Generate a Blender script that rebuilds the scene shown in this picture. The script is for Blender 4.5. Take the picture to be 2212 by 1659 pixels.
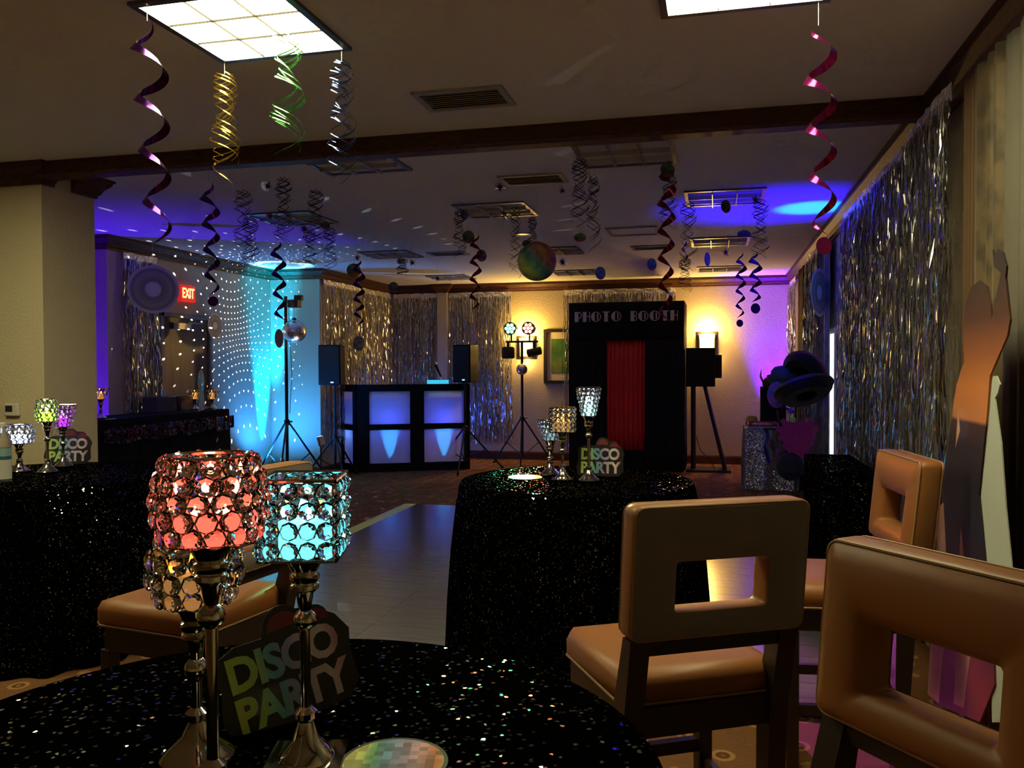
import bpy, bmesh, math, random
from mathutils import Vector, Matrix
random.seed(7)
PI = math.pi
for o in list(bpy.data.objects):
    bpy.data.objects.remove(o, do_unlink=True)
S = bpy.context.scene
COL = S.collection

# ---------------------------------------------------------------- camera
W_PX, H_PX, F_PX = 2212.0, 1659.0, 1799.1
YAW, PITCH, ROLL = -0.239966, -0.0211435, -0.0038536
CAM_H = 1.50
_f = Vector((math.sin(YAW) * math.cos(PITCH), math.cos(YAW) * math.cos(PITCH), math.sin(PITCH)))
_r0 = Vector((math.cos(YAW), -math.sin(YAW), 0))
_u0 = _r0.cross(_f)
_r = _r0 * math.cos(ROLL) + _u0 * math.sin(ROLL)
_u = -_r0 * math.sin(ROLL) + _u0 * math.cos(ROLL)
cam_d = bpy.data.cameras.new('camera')
cam_d.sensor_fit = 'HORIZONTAL'
cam_d.sensor_width = 36.0
cam_d.lens = F_PX / W_PX * 36.0
cam_d.clip_start = 0.05
cam_d.clip_end = 60
cam = bpy.data.objects.new('camera', cam_d)
COL.objects.link(cam)
cam.matrix_world = Matrix(((_r.x, _u.x, -_f.x, 0), (_r.y, _u.y, -_f.y, 0), (_r.z, _u.z, -_f.z, CAM_H), (0, 0, 0, 1)))
S.camera = cam

# ---------------------------------------------------------------- world and exposure
w = bpy.data.worlds.new('world')
S.world = w
w.use_nodes = True
w.node_tree.nodes['Background'].inputs[0].default_value = (0.02, 0.02, 0.025, 1)
w.node_tree.nodes['Background'].inputs[1].default_value = 0.3
S.view_settings.view_transform = 'Standard'
S.view_settings.look = 'None'
S.view_settings.exposure = 0.0
S.view_settings.gamma = 1.0
S.view_settings.use_curve_mapping = False
S.cycles.max_bounces = 8
S.cycles.diffuse_bounces = 3
S.cycles.glossy_bounces = 3
S.cycles.transmission_bounces = 6
S.cycles.sample_clamp_indirect = 6.0
S.cycles.blur_glossy = 0.5
S.cycles.use_adaptive_sampling = True
S.cycles.adaptive_threshold = 0.1
S.cycles.adaptive_min_samples = 16

# light levels, tuned together
P_TROFFER = 33.0
P_SCONCE = 46.0
P_CYAN = 3200.0
P_BLUE = 260.0

ZC = 2.84          # ceiling height
ZT = 0.91          # counter-height table tops
XR, XL, YB = 1.10, -6.0, 13.05
BLK_X, BLK_Y = -5.26, 10.45   # projecting wall block at the back left
PIER_X, PIER_Y0, PIER_Y1 = -4.3, 4.6, 5.08
REC_Y = 7.25
FAR_L = -8.0
NEAR_Y = -3.0


def at(px, py, X=None, Y=None, Z=None):
    """measured point: pixel of the photograph to a room plane"""
    d = _r * ((px - W_PX / 2) / F_PX) - _u * ((py - H_PX / 2) / F_PX) + _f
    if X is not None:
        t = X / d.x
    elif Y is not None:
        t = Y / d.y
    else:
        t = (Z - CAM_H) / d.z
    return Vector((0, 0, CAM_H)) + d * t


# ---------------------------------------------------------------- materials
MATS = {}


def mat(name, color=(.5, .5, .5), rough=.5, metal=0., spec=.5, trans=0., emit=None, estr=0., ior=1.5, alpha=1., coat=0., sheen=0.):
    if name in MATS:
        return MATS[name]
    m = bpy.data.materials.new(name)
    m.use_nodes = True
    b = m.node_tree.nodes['Principled BSDF']
    b.inputs['Base Color'].default_value = (*color, 1)
    b.inputs['Roughness'].default_value = rough
    b.inputs['Metallic'].default_value = metal
    b.inputs['Specular IOR Level'].default_value = spec
    b.inputs['Transmission Weight'].default_value = trans
    b.inputs['IOR'].default_value = ior
    b.inputs['Alpha'].default_value = alpha
    b.inputs['Coat Weight'].default_value = coat
    b.inputs['Sheen Weight'].default_value = sheen
    if emit:
        b.inputs['Emission Color'].default_value = (*emit, 1)
        b.inputs['Emission Strength'].default_value = estr
    MATS[name] = m
    return m


def nt(m):
    return m.node_tree.nodes, m.node_tree.links, m.node_tree.nodes['Principled BSDF']


def ramp(nodes, stops, interp='LINEAR'):
    r = nodes.new('ShaderNodeValToRGB')
    r.color_ramp.interpolation = interp
    e = r.color_ramp.elements
    while len(e) < len(stops):
        e.new(0.5)
    for i, (p, c) in enumerate(stops):
        e[i].position = p
        e[i].color = (*c, 1)
    return r


def add_bump(m, scale, strength, dist=.01, kind='noise', detail=2.0):
    n, l, b = nt(m)
    tc = n.new('ShaderNodeTexCoord')
    if kind == 'noise':
        t = n.new('ShaderNodeTexNoise')
        t.inputs['Scale'].default_value = scale
        t.inputs['Detail'].default_value = detail
        out = t.outputs['Fac']
    else:
        t = n.new('ShaderNodeTexVoronoi')
        t.inputs['Scale'].default_value = scale
        out = t.outputs['Distance']
    l.new(tc.outputs['Object'], t.inputs['Vector'])
    bp = n.new('ShaderNodeBump')
    bp.inputs['Strength'].default_value = strength
    bp.inputs['Distance'].default_value = dist
    l.new(out, bp.inputs['Height'])
    l.new(bp.outputs['Normal'], b.inputs['Normal'])
    return m


def color_noise(m, scale, stops, kind='noise', vec_scale=None):
    n, l, b = nt(m)
    tc = n.new('ShaderNodeTexCoord')
    src = tc.outputs['Object']
    if vec_scale:
        mp = n.new('ShaderNodeMapping')
        mp.inputs['Scale'].default_value = vec_scale
        l.new(src, mp.inputs['Vector'])
        src = mp.outputs['Vector']
    t = n.new('ShaderNodeTexNoise')
    t.inputs['Scale'].default_value = scale
    t.inputs['Detail'].default_value = 4
    l.new(src, t.inputs['Vector'])
    r = ramp(n, stops)
    l.new(t.outputs['Fac'], r.inputs['Fac'])
    l.new(r.outputs['Color'], b.inputs['Base Color'])
    return m


def M_wall():
    return add_bump(mat('beige_wall', (.60, .51, .33), .75), 55, .35, .012)


M_WALL = M_wall()
M_CEIL = add_bump(mat('ceiling_paint', (.74, .74, .68), .85), 140, .15, .004)
M_CROWN = color_noise(mat('dark_stained_wood', (.09, .035, .014), .5, spec=.25), 3, [(.3, (.05, .018, .007)), (.7, (.12, .048, .02))], vec_scale=(6, 6, 30))
M_BLACK = mat('black_metal', (.012, .012, .013), .45)
M_BLACKF = add_bump(mat('black_fabric', (.010, .011, .014), .9, spec=.15), 25, .5, .02)
M_BLACKP = mat('black_plastic', (.007, .007, .008), .6, spec=.2)
M_SILVER = mat('polished_silver', (.72, .68, .60), .10, 1.0)
M_STRING = mat('white_string', (.6, .58, .5), .8)


def sequin(name, base, scale, k, rough, metal=1.0, frac=.1, dark=.002):
    m = mat(name, base, rough, metal)
    n, l, b = nt(m)
    tc = n.new('ShaderNodeTexCoord')
    v = n.new('ShaderNodeTexVoronoi')
    v.inputs['Scale'].default_value = scale
    l.new(tc.outputs['Object'], v.inputs['Vector'])
    sub = n.new('ShaderNodeVectorMath')
    sub.operation = 'SUBTRACT'
    sub.inputs[1].default_value = (.5, .5, .5)
    l.new(v.outputs['Color'], sub.inputs[0])
    sc = n.new('ShaderNodeVectorMath')
    sc.operation = 'SCALE'
    sc.inputs['Scale'].default_value = k
    l.new(sub.outputs[0], sc.inputs[0])
    g = n.new('ShaderNodeNewGeometry')
    ad = n.new('ShaderNodeVectorMath')
    l.new(g.outputs['Normal'], ad.inputs[0])
    l.new(sc.outputs[0], ad.inputs[1])
    no = n.new('ShaderNodeVectorMath')
    no.operation = 'NORMALIZE'
    l.new(ad.outputs[0], no.inputs[0])
    l.new(no.outputs[0], b.inputs['Normal'])
    # random few sequins stay reflective, the rest are darkened to keep glints sparse
    r = ramp(n, [(0, tuple(c * dark for c in base)), (1 - frac * 1.1, tuple(c * dark * 1.5 for c in base)), (1 - frac, tuple(c * .5 for c in base)), (1, base)])
    sepc = n.new('ShaderNodeSeparateColor')
    l.new(v.outputs['Color'], sepc.inputs[0])
    mu = n.new('ShaderNodeMath')
    mu.operation = 'MULTIPLY'
    mu.inputs[1].default_value = 1.0
    l.new(sepc.outputs[2], mu.inputs[0])
    l.new(mu.outputs[0], r.inputs['Fac'])
    l.new(r.outputs['Color'], b.inputs['Base Color'])
    rr_ = n.new('ShaderNodeMapRange')
    rr_.inputs['From Min'].default_value = 1 - frac * 1.6
    rr_.inputs['From Max'].default_value = 1 - frac
    rr_.inputs['To Min'].default_value = .55
    rr_.inputs['To Max'].default_value = rough
    l.new(sepc.outputs[2], rr_.inputs[0])
    l.new(rr_.outputs[0], b.inputs['Roughness'])
    rm_ = n.new('ShaderNodeMapRange')
    rm_.inputs['From Min'].default_value = 1 - frac * 1.1
    rm_.inputs['From Max'].default_value = 1 - frac
    l.new(sepc.outputs[2], rm_.inputs[0])
    l.new(rm_.outputs[0], b.inputs['Metallic'])
    b.inputs['Specular IOR Level'].default_value = 0.0 if dark < .1 else .4
    return m


M_SEQ = sequin('black_sequins', (.34, .34, .35), 190, .48, .10, frac=.048)
M_SEQS = sequin('silver_sequins', (.8, .78, .8), 150, .7, .25, frac=.3, dark=.17)


# ---------------------------------------------------------------- mesh helpers
class MB:
    def __init__(s):
        s.v = []
        s.f = []

    def add(s, vs, fs):
        o = len(s.v)
        s.v += [tuple(p) for p in vs]
        s.f += [tuple(i + o for i in f) for f in fs]
        return s

    def box(s, a, b, mtx=None):
        x0, y0, z0 = a
        x1, y1, z1 = b
        vs = [Vector(p) for p in ((x0, y0, z0), (x1, y0, z0), (x1, y1, z0), (x0, y1, z0), (x0, y0, z1), (x1, y0, z1), (x1, y1, z1), (x0, y1, z1))]
        if mtx:
            vs = [mtx @ p for p in vs]
        return s.add(vs, [(3, 2, 1, 0), (4, 5, 6, 7), (0, 1, 5, 4), (1, 2, 6, 5), (2, 3, 7, 6), (3, 0, 4, 7)])

    def tube(s, pts, r, seg=8, cap=True):
        pts = [Vector(p) for p in pts]
        rs = r if isinstance(r, (list, tuple)) else [r] * len(pts)
        rings = []
        prev = None
        for i, p in enumerate(pts):
            d = (pts[min(i + 1, len(pts) - 1)] - pts[max(i - 1, 0)]).normalized()
            if prev is None:
                a = d.orthogonal().normalized()
            else:
                a = (prev - d * prev.dot(d)).normalized()
            prev = a
            b = d.cross(a)
            rings.append([p + (a * math.cos(2 * PI * k / seg) + b * math.sin(2 * PI * k / seg)) * rs[i] for k in range(seg)])
        vs = [q for rg in rings for q in rg]
        fs = []
        for i in range(len(pts) - 1):
            for k in range(seg):
                fs.append((i * seg + k, i * seg + (k + 1) % seg, (i + 1) * seg + (k + 1) % seg, (i + 1) * seg + k))
        if cap:
            fs.append(tuple(range(seg - 1, -1, -1)))
            fs.append(tuple((len(pts) - 1) * seg + k for k in range(seg)))
        return s.add(vs, fs)

    def lathe(s, prof, seg=24, c=(0, 0, 0), cap=True, mtx=None):
        vs = []
        for r, z in prof:
            for k in range(seg):
                a = 2 * PI * k / seg
                vs.append(Vector((r * math.cos(a), r * math.sin(a), z)))
        if mtx:
            vs = [mtx @ p for p in vs]
        vs = [p + Vector(c) for p in vs]
        fs = []
        for i in range(len(prof) - 1):
            for k in range(seg):
                fs.append((i * seg + k, i * seg + (k + 1) % seg, (i + 1) * seg + (k + 1) % seg, (i + 1) * seg + k))
        if cap:
            fs.append(tuple(range(seg - 1, -1, -1)))
            fs.append(tuple((len(prof) - 1) * seg + k for k in range(seg)))
        return s.add(vs, fs)

    def prism(s, poly, d0, d1, mtx):
        """polygon in local xy extruded along local z from d0 to d1, then transformed"""
        n = len(poly)
        vs = [mtx @ Vector((x, y, d0)) for x, y in poly] + [mtx @ Vector((x, y, d1)) for x, y in poly]
        fs = [tuple(range(n - 1, -1, -1)), tuple(range(n, 2 * n))]
        fs += [(i, (i + 1) % n, n + (i + 1) % n, n + i) for i in range(n)]
        return s.add(vs, fs)

    def ball(s, c, r, seg=12, rings=8, sx=1, sy=1, sz=1, mtx=None):
        prof = []
        vs = []
        for i in range(rings + 1):
            t = PI * i / rings
            for k in range(seg):
                a = 2 * PI * k / seg
                vs.append(Vector((r * sx * math.sin(t) * math.cos(a), r * sy * math.sin(t) * math.sin(a), -r * sz * math.cos(t))))
        if mtx:
            vs = [mtx @ p for p in vs]
        vs = [p + Vector(c) for p in vs]
        fs = []
        for i in range(rings):
            for k in range(seg):
                fs.append((i * seg + k, i * seg + (k + 1) % seg, (i + 1) * seg + (k + 1) % seg, (i + 1) * seg + k))
        return s.add(vs, fs)

    def mesh(s, name, smooth=False):
        me = bpy.data.meshes.new(name)
        me.from_pydata(s.v, [], s.f)
        bm = bmesh.new()
        bm.from_mesh(me)
        bmesh.ops.remove_doubles(bm, verts=bm.verts, dist=1e-5)
        bmesh.ops.recalc_face_normals(bm, faces=bm.faces)
        bm.to_mesh(me)
        bm.free()
        if smooth:
            me.polygons.foreach_set('use_smooth', [True] * len(me.polygons))
            me.set_sharp_from_angle(angle=math.radians(40))
        return me

    def build(s, name, m, parent=None, smooth=False, bevel=0, loc=None):
        me = s.mesh(name, smooth)
        if m:
            me.materials.append(m)
        return link(name, me, parent, bevel, loc)


def link(name, me, parent=None, bevel=0, loc=None):
    o = bpy.data.objects.new(name, me)
    COL.objects.link(o)
    if parent:
        o.parent = parent
    if loc is not None:
        o.location = loc
    if bevel:
        bv = o.modifiers.new('bevel', 'BEVEL')
        bv.width = bevel
        bv.segments = 3
        bv.limit_method = 'ANGLE'
        bv.angle_limit = math.radians(40)
        o.data.polygons.foreach_set('use_smooth', [True] * len(o.data.polygons))
        o.data.set_sharp_from_angle(angle=math.radians(35))
    return o


def tag(o, label=None, cat=None, group=None, kind=None):
    if label:
        o['label'] = label
    if cat:
        o['category'] = cat
    if group:
        o['group'] = group
    if kind:
        o['kind'] = kind
    return o


def thing(name, label, cat, loc=(0, 0, 0), rz=0., group=None):
    o = bpy.data.objects.new(name, None)
    COL.objects.link(o)
    o.empty_display_size = .1
    o.location = loc
    o.rotation_euler = (0, 0, rz)
    return tag(o, label, cat, group)


def struct(o):
    o['kind'] = 'structure'
    return o


def spot(name, loc, target, power, color, angle, blend=.5, radius=.03, parent=None):
    d = bpy.data.lights.new(name, 'SPOT')
    d.energy = power
    d.color = color
    d.spot_size = math.radians(angle)
    d.spot_blend = blend
    d.shadow_soft_size = radius
    o = bpy.data.objects.new(name, d)
    COL.objects.link(o)
    o.location = loc
    o.rotation_euler = (Vector(target) - Vector(loc)).to_track_quat('-Z', 'Y').to_euler()
    if parent:
        o.parent = parent
    return o


def point(name, loc, power, color, radius=.03, parent=None):
    d = bpy.data.lights.new(name, 'POINT')
    d.energy = power
    d.color = color
    d.shadow_soft_size = radius
    o = bpy.data.objects.new(name, d)
    COL.objects.link(o)
    o.location = loc
    if parent:
        o.parent = parent
    return o


def text_mesh(txt, size, depth, bold=0., align='CENTER', spacing=1.0):
    c = bpy.data.curves.new('text', 'FONT')
    c.body = txt
    c.size = size
    c.extrude = depth
    c.offset = bold
    c.align_x = align
    c.align_y = 'CENTER'
    c.space_character = spacing
    c.resolution_u = 3
    o = bpy.data.objects.new('text', c)
    COL.objects.link(o)
    dg = bpy.context.evaluated_depsgraph_get()
    me = bpy.data.meshes.new_from_object(o.evaluated_get(dg))
    bpy.data.objects.remove(o, do_unlink=True)
    return me


def copy_tree(o, parent=None):
    c = o.copy()
    COL.objects.link(c)
    c.parent = parent
    for ch in list(o.children):
        copy_tree(ch, c)
    return c


# ================================================================ the room
def wallbox(name, a, b, m=M_WALL):
    return struct(MB().box(a, b).build(name, m))


# carpet
m = mat('patterned_carpet', (.2, .12, .06), .95, spec=.1)
n, l, b = nt(m)
tc = n.new('ShaderNodeTexCoord')
v1 = n.new('ShaderNodeTexVoronoi')
v1.inputs['Scale'].default_value = 6.5
v1.inputs['Randomness'].default_value = .45
l.new(tc.outputs['Object'], v1.inputs['Vector'])
wv = n.new('ShaderNodeTexWave')
wv.wave_type = 'RINGS'
wv.rings_direction = 'SPHERICAL'
wv.inputs['Scale'].default_value = 5.0
wv.inputs['Distortion'].default_value = 22
wv.inputs['Detail'].default_value = 2
l.new(tc.outputs['Object'], wv.inputs['Vector'])
r1 = ramp(n, [(.0, (.36, .21, .085)), (.10, (.36, .21, .085)), (.13, (.13, .055, .02)), (.2, (.13, .055, .02)), (.23, (.38, .22, .09)), (.31, (.36, .21, .085)), (.34, (.19, .095, .04)), (1, (.17, .085, .035))])
r2 = ramp(n, [(.35, (.88, .8, .75)), (.5, (1.1, 1.08, 1.05)), (.65, (.85, .78, .72))])
l.new(v1.outputs['Distance'], r1.inputs['Fac'])
l.new(wv.outputs['Fac'], r2.inputs['Fac'])
mx = n.new('ShaderNodeMix')
mx.data_type = 'RGBA'
mx.blend_type = 'MULTIPLY'
mx.inputs[0].default_value = 1
l.new(r1.outputs['Color'], mx.inputs[6])
l.new(r2.outputs['Color'], mx.inputs[7])
l.new(mx.outputs[2], b.inputs['Base Color'])
struct(MB().box((FAR_L - .1, NEAR_Y - .1, -.1), (XR + .1, YB + .1, 0)).build('floor', m))

struct(MB().box((FAR_L - .1, NEAR_Y - .1, ZC), (XR + .1, 4.78, ZC + .1)).build('ceiling', M_CEIL))
struct(MB().box((FAR_L - .1, 4.78, ZC), (XR + .1, YB + .1, ZC + .1)).build('ceiling_far', M_CEIL))
wallbox('wall_right', (XR, NEAR_Y, 0), (XR + .1, YB, ZC))
wallbox('wall_back', (BLK_X, YB, 0), (XR + .1, YB + .1, ZC))
wallbox('wall_left', (XL - .1, REC_Y, 0), (XL, BLK_Y, ZC))
wallbox('wall_recess', (FAR_L, REC_Y, 0), (XL - .1, REC_Y + .1, ZC))
wallbox('wall_alcove', (XL - .1, BLK_Y, 0), (BLK_X, YB + .1, ZC))
wallbox('wall_column', (FAR_L, PIER_Y0, 0), (PIER_X, PIER_Y1, ZC))
wallbox('wall_left_near', (FAR_L - .1, NEAR_Y, 0), (FAR_L, REC_Y + .1, ZC))
wallbox('wall_behind', (FAR_L - .1, NEAR_Y - .1, 0), (XR + .1, NEAR_Y, ZC))
# pilaster on the back wall
px0, px1 = at(945, 700, Y=YB - .1).x, at(966, 700, Y=YB - .1).x
wallbox('wall_pilaster', (px0, YB - .11, 0), (px1, YB, ZC))


def sweep(path, prof, closed=False):
    """prof: list of (offset to the left of the path, z)"""
    P = [Vector((x, y)) for x, y in path]
    n = len(P)
    mb = MB()
    rings = []
    for i, p in enumerate(P):
        ds = []
        if i > 0 or closed:
            ds.append((p - P[i - 1]).normalized())
        if i < n - 1 or closed:
            ds.append((P[(i + 1) % n] - p).normalized())
        ns = [Vector((-d.y, d.x)) for d in ds]
        if len(ns) == 1:
            nn = ns[0]
        else:
            nn = ns[0] + ns[1]
            nn = nn / max(nn.length_squared / 2, .2)
        rings.append([(p.x + nn.x * o, p.y + nn.y * o, z) for o, z in prof])
    k = len(prof)
    vs = [q for rg in rings for q in rg]
    fs = []
    for i in range(n - (0 if closed else 1)):
        j = (i + 1) % n
        for a in range(k):
            c = (a + 1) % k
            fs.append((i * k + a, j * k + a, j * k + c, i * k + c))
    if not closed:
        fs.append(tuple(range(k)))
        fs.append(tuple((n - 1) * k + a for a in range(k - 1, -1, -1)))
    mb.add(vs, fs)
    return mb


CROWN = [(0, ZC), (0, ZC - .135), (.014, ZC - .135), (.018, ZC - .115), (.03, ZC - .108), (.045, ZC - .075), (.07, ZC - .05), (.085, ZC - .035), (.087, ZC - .02), (.1, ZC - .018), (.1, ZC)]
BASE = [(0, 0), (.018, 0), (.018, .11), (.008, .13), (0, .13)]
far_path = [(XR, 4.86), (XR, YB), (px1, YB), (px1, YB - .11), (px0, YB - .11), (px0, YB), (BLK_X, YB), (BLK_X, BLK_Y), (XL, BLK_Y), (XL, REC_Y), (FAR_L, REC_Y), (FAR_L, PIER_Y1), (PIER_X, PIER_Y1), (PIER_X, 4.86)]
near_path = [(PIER_X, 4.70), (PIER_X, PIER_Y0), (FAR_L, PIER_Y0), (FAR_L, NEAR_Y), (XR, NEAR_Y), (XR, 4.70)]
struct(sweep(far_path, CROWN).build('trim_1', M_CROWN))
struct(sweep(near_path, CROWN).build('trim_2', M_CROWN))
struct(sweep(far_path, BASE).build('baseboard_far', M_CROWN))
struct(sweep(near_path, BASE).build('baseboard_near', M_CROWN))
# the wood-trimmed beam that divides the two ceilings
bm_ = sweep([(PIER_X, 4.70), (XR, 4.70)], [(0, ZC), (0, ZC - .085), (-.012, ZC - .095), (-.03, ZC - .1), (-.13, ZC - .1), (-.148, ZC - .095), (-.16, ZC - .085), (-.16, ZC)])
struct(bm_.build('trim_3', M_CROWN))

# door on the left wall
dy0, dy1, dz = 8.09, 8.95, 2.07
door = thing('door_1', 'dark wooden door under the red exit sign', None, (XL, (dy0 + dy1) / 2, 0))
struct(door)
M_DOOR = color_noise(mat('door_veneer', (.12, .05, .02), .38), 2, [(.3, (.10, .042, .016)), (.7, (.17, .075, .03))], vec_scale=(8, 8, 1))
M_FRAME = mat('beige_door_frame', (.35, .28, .19), .6)
h = (dy1 - dy0) / 2
MB().box((.002, -h, 0), (.018, h, dz)).build('door_leaf', M_DOOR, door)
MB().box((0, -h - .05, 0), (.045, -h, dz + .05)).box((0, h, 0), (.045, h + .05, dz + .05)).box((0, -h - .05, dz), (.045, h + .05, dz + .05)).build('door_frame', M_FRAME, door, bevel=.005)
MB().box((.02, -.3, dz - .13), (.07, .02, dz - .06)).tube([(.045, 0, dz - .05), (.1, .2, dz - .05)], .01).build('door_closer', mat('steel', (.35, .35, .36), .35, 1), door)
MB().tube([(.02, h - .08, 1.0), (.07, h - .08, 1.0), (.07, h - .2, 1.0)], .012).lathe([(.03, 0), (.03, .012)], 16, (.02, h - .08, 1.0), mtx=Matrix.Rotation(PI / 2, 4, 'Y')).build('door_handle', MATS['steel'], door)

# exit sign
e0, e1 = at(393, 617, X=XL + .06), at(423, 652, X=XL + .06)
ex = thing('exit_sign', 'glowing red exit sign on the wall above the door', 'sign', (XL, (e0.y + e1.y) / 2, (e0.z + e1.z) / 2))
ew, eh = (e1.y - e0.y) / 2 + .01, .095
MB().box((.002, -ew, -eh), (.05, ew, eh)).build('housing', mat('exit_housing', (.5, .04, .03), .5, emit=(1, .02, .01), estr=.55), ex, bevel=.006)
me = text_mesh('EXIT', .19, .002, .004)
me.materials.append(mat('exit_letters', (1, .2, .1), .5, emit=(1, .25, .10), estr=4.0))
t = link('lettering', me, ex)
t.matrix_local = Matrix.Translation((.053, 0, 0)) @ Matrix(((0, 0, 1, 0), (1, 0, 0, 0), (0, 1, 0, 0), (0, 0, 0, 1))) @ Matrix.Diagonal((.58, .85, 1, 1))

# thermostat on the pier
p = at(30, 885, Y=PIER_Y0)
th = thing('thermostat', 'small white thermostat on the yellow-lit wall by the left table', 'thermostat', (p.x, PIER_Y0, p.z))
M_WHITEP = mat('white_plastic', (.62, .58, .5), .5)
MB().box((-.055, -.026, -.042), (.055, 0, .042)).build('body', M_WHITEP, th, bevel=.008)
MB().box((-.042, -.0285, -.012), (.012, -.0262, .028)).build('screen', mat('lcd_screen', (.02, .025, .015), .2), th)

# ================================================================ ceiling fixtures
M_DIFF = mat('lit_diffuser', (.9, .9, .85), .6, emit=(1.0, .91, .50), estr=P_TROFFER)
M_DIFFOFF = mat('unlit_diffuser', (.62, .61, .58), .45)
M_TFRAME = mat('troffer_frame_metal', (.16, .15, .15), .3, .6)
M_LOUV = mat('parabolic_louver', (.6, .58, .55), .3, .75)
M_LOUVDARK = mat('darkened_louver', (.02, .018, .012), .6, spec=.1)  # blades coloured near black so the grid reads against the glowing diffuser


def troffer(cx, cy, lit, label, w=.61, h=.61, sides=3):
    t = thing('ceiling_light', label, 'ceiling light', (cx, cy, ZC), 0, 'recessed ceiling lights')
    a, c = w / 2, h / 2
    f = .028
    MB().box((-a, -c, -.014), (a, -c + f, .0)).box((-a, c - f, -.014), (a, c, .0)).box((-a, -c + f, -.014), (-a + f, c - f, 0)).box((a - f, -c + f, -.014), (a, c - f, 0)).build('frame', M_TFRAME, t)
    MB().box((-a + f, -c + f, -.004), (a - f, c - f, -.001)).build('diffuser', M_DIFF if lit else M_DIFFOFF, t)
    ml = M_LOUVDARK if lit else M_LOUV
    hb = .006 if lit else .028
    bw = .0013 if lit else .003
    for i in range(1, sides):
        x = -a + f + (w - 2 * f) * i / sides
        MB().box((x - bw, -c + f, -.006 - hb), (x + bw, c - f, -.004)).build('louver_blade', ml, t)
        y = -c + f + (h - 2 * f) * i / sides
        MB().box((-a + f, y - bw, -.006 - hb), (a - f, y + bw, -.004)).build('louver_blade', ml, t)
    return t


troffer(-1.79, 2.96, True, 'lit square ceiling light with coloured swirls hanging around it')
troffer(.10, 2.96, True, 'lit ceiling light cut off by the top edge above the magenta spiral')
troffer(-3.85, 2.96, True, 'lit ceiling light above the left round table')
FARL = [((490, 690), (365, 402), 'unlit ceiling light just beyond the beam above the gold swirl', (-2.30, 5.05)),
        ((1265, 1465), (315, 360), 'unlit ceiling light just beyond the beam, right of centre', (-.55, 5.29)),
        ((985, 1160), (435, 470), 'unlit ceiling light right in front of the red-green disc cutout', None),
        ((1475, 1655), (405, 445), 'unlit ceiling light beside the blue-lit ceiling patch', None),
        ((535, 730), (455, 487), 'unlit ceiling light above the red star', None),
        ((1490, 1620), (512, 530), 'unlit ceiling light behind the dark blue swirl', None),
        ((1150, 1245), (533, 550), 'unlit ceiling light partly hidden by the big paper disco ball', None),
        ((785, 905), (542, 556), 'unlit ceiling light at the edge of the blue glow', None),
        ((1200, 1285), (583, 593), 'far unlit ceiling light above the picture', None),
        ((1510, 1600), (574, 586), 'far unlit ceiling light above the right wall sconce', None),
        ((920, 1030), (593, 604), 'far unlit ceiling light above the foil curtain and pilaster', None)]
for (xa, xb), (ya, yb), lab, pos in FARL:
    if pos is None:
        q = at((xa + xb) / 2, (ya + yb) / 2, Z=ZC)
        pos = (q.x, min(q.y, YB - .5))
    troffer(pos[0], pos[1], False, lab)

M_VENT = mat('vent_metal', (.42, .4, .37), .45, .3)
M_VENTD = mat('vent_dark', (.03, .03, .03), .8)


def vent(cx, cy, w, h, label, n=8, slats=True, mm=None):
    t = thing('ceiling_vent', label, 'vent', (cx, cy, ZC), 0, 'ceiling vents')
    a, c = w / 2, h / 2
    f = .03
    MB().box((-a, -c, -.012), (a, -c + f, .0)).box((-a, c - f, -.012), (a, c, .0)).box((-a, -c + f, -.012), (-a + f, c - f, 0)).box((a - f, -c + f, -.012), (a, c - f, 0)).build('frame', M_VENT, t)
    MB().box((-a + f, -c + f, -.002), (a - f, c - f, -.001)).build('backing', mm or M_VENTD, t)
    if slats:
        me = None
        for i in range(n):
            y = -c + f + (h - 2 * f) * (i + .5) / n
            if me is None:
                me = MB().box((-a + f, -.008, -.010), (a - f, .008, -.007), Matrix.Rotation(.5, 4, 'X')).mesh('slat')
                me.materials.append(M_VENT)
            link('slat', me, t, loc=(0, y, 0))
    return t


vent(-1.22, 4.01, .46, .30, 'slatted ceiling vent before the beam with a blue glint')
for x, y, w_, h_, lab, sl in ((1152, 386, .46, .3, 'plain ceiling vent behind the beam, near the purple star', True),
                              (1368, 499, .5, .5, 'flat access panel in the far ceiling left of the blue patch', False),
                              (1408, 534, .45, .3, 'small slotted vent in the far ceiling by the red spiral', True),
                              (968, 547, .45, .3, 'slotted vent in the far ceiling near the centre left swirl', True)):
    q = at(x, y, Z=ZC)
    vent(q.x, q.y, w_, h_, lab, 5, sl, M_CEIL if not sl else None)
q = at(1130, 505, Z=ZC)
t = thing('recessed_downlight', 'small round recessed downlight above the paper disco ball', 'ceiling light', (q.x, q.y, ZC))
MB().lathe([(.06, -.002), (.062, -.01), (.085, -.008), (.087, 0)], 20, cap=False).build('trim_ring', M_VENT, t, True)
MB().lathe([(.0, -.004), (.06, -.004)], 20, cap=False).build('lamp_face', mat('warm_downlight', (.7, .6, .4), .4, emit=(1, .8, .35), estr=.8), t)
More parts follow.
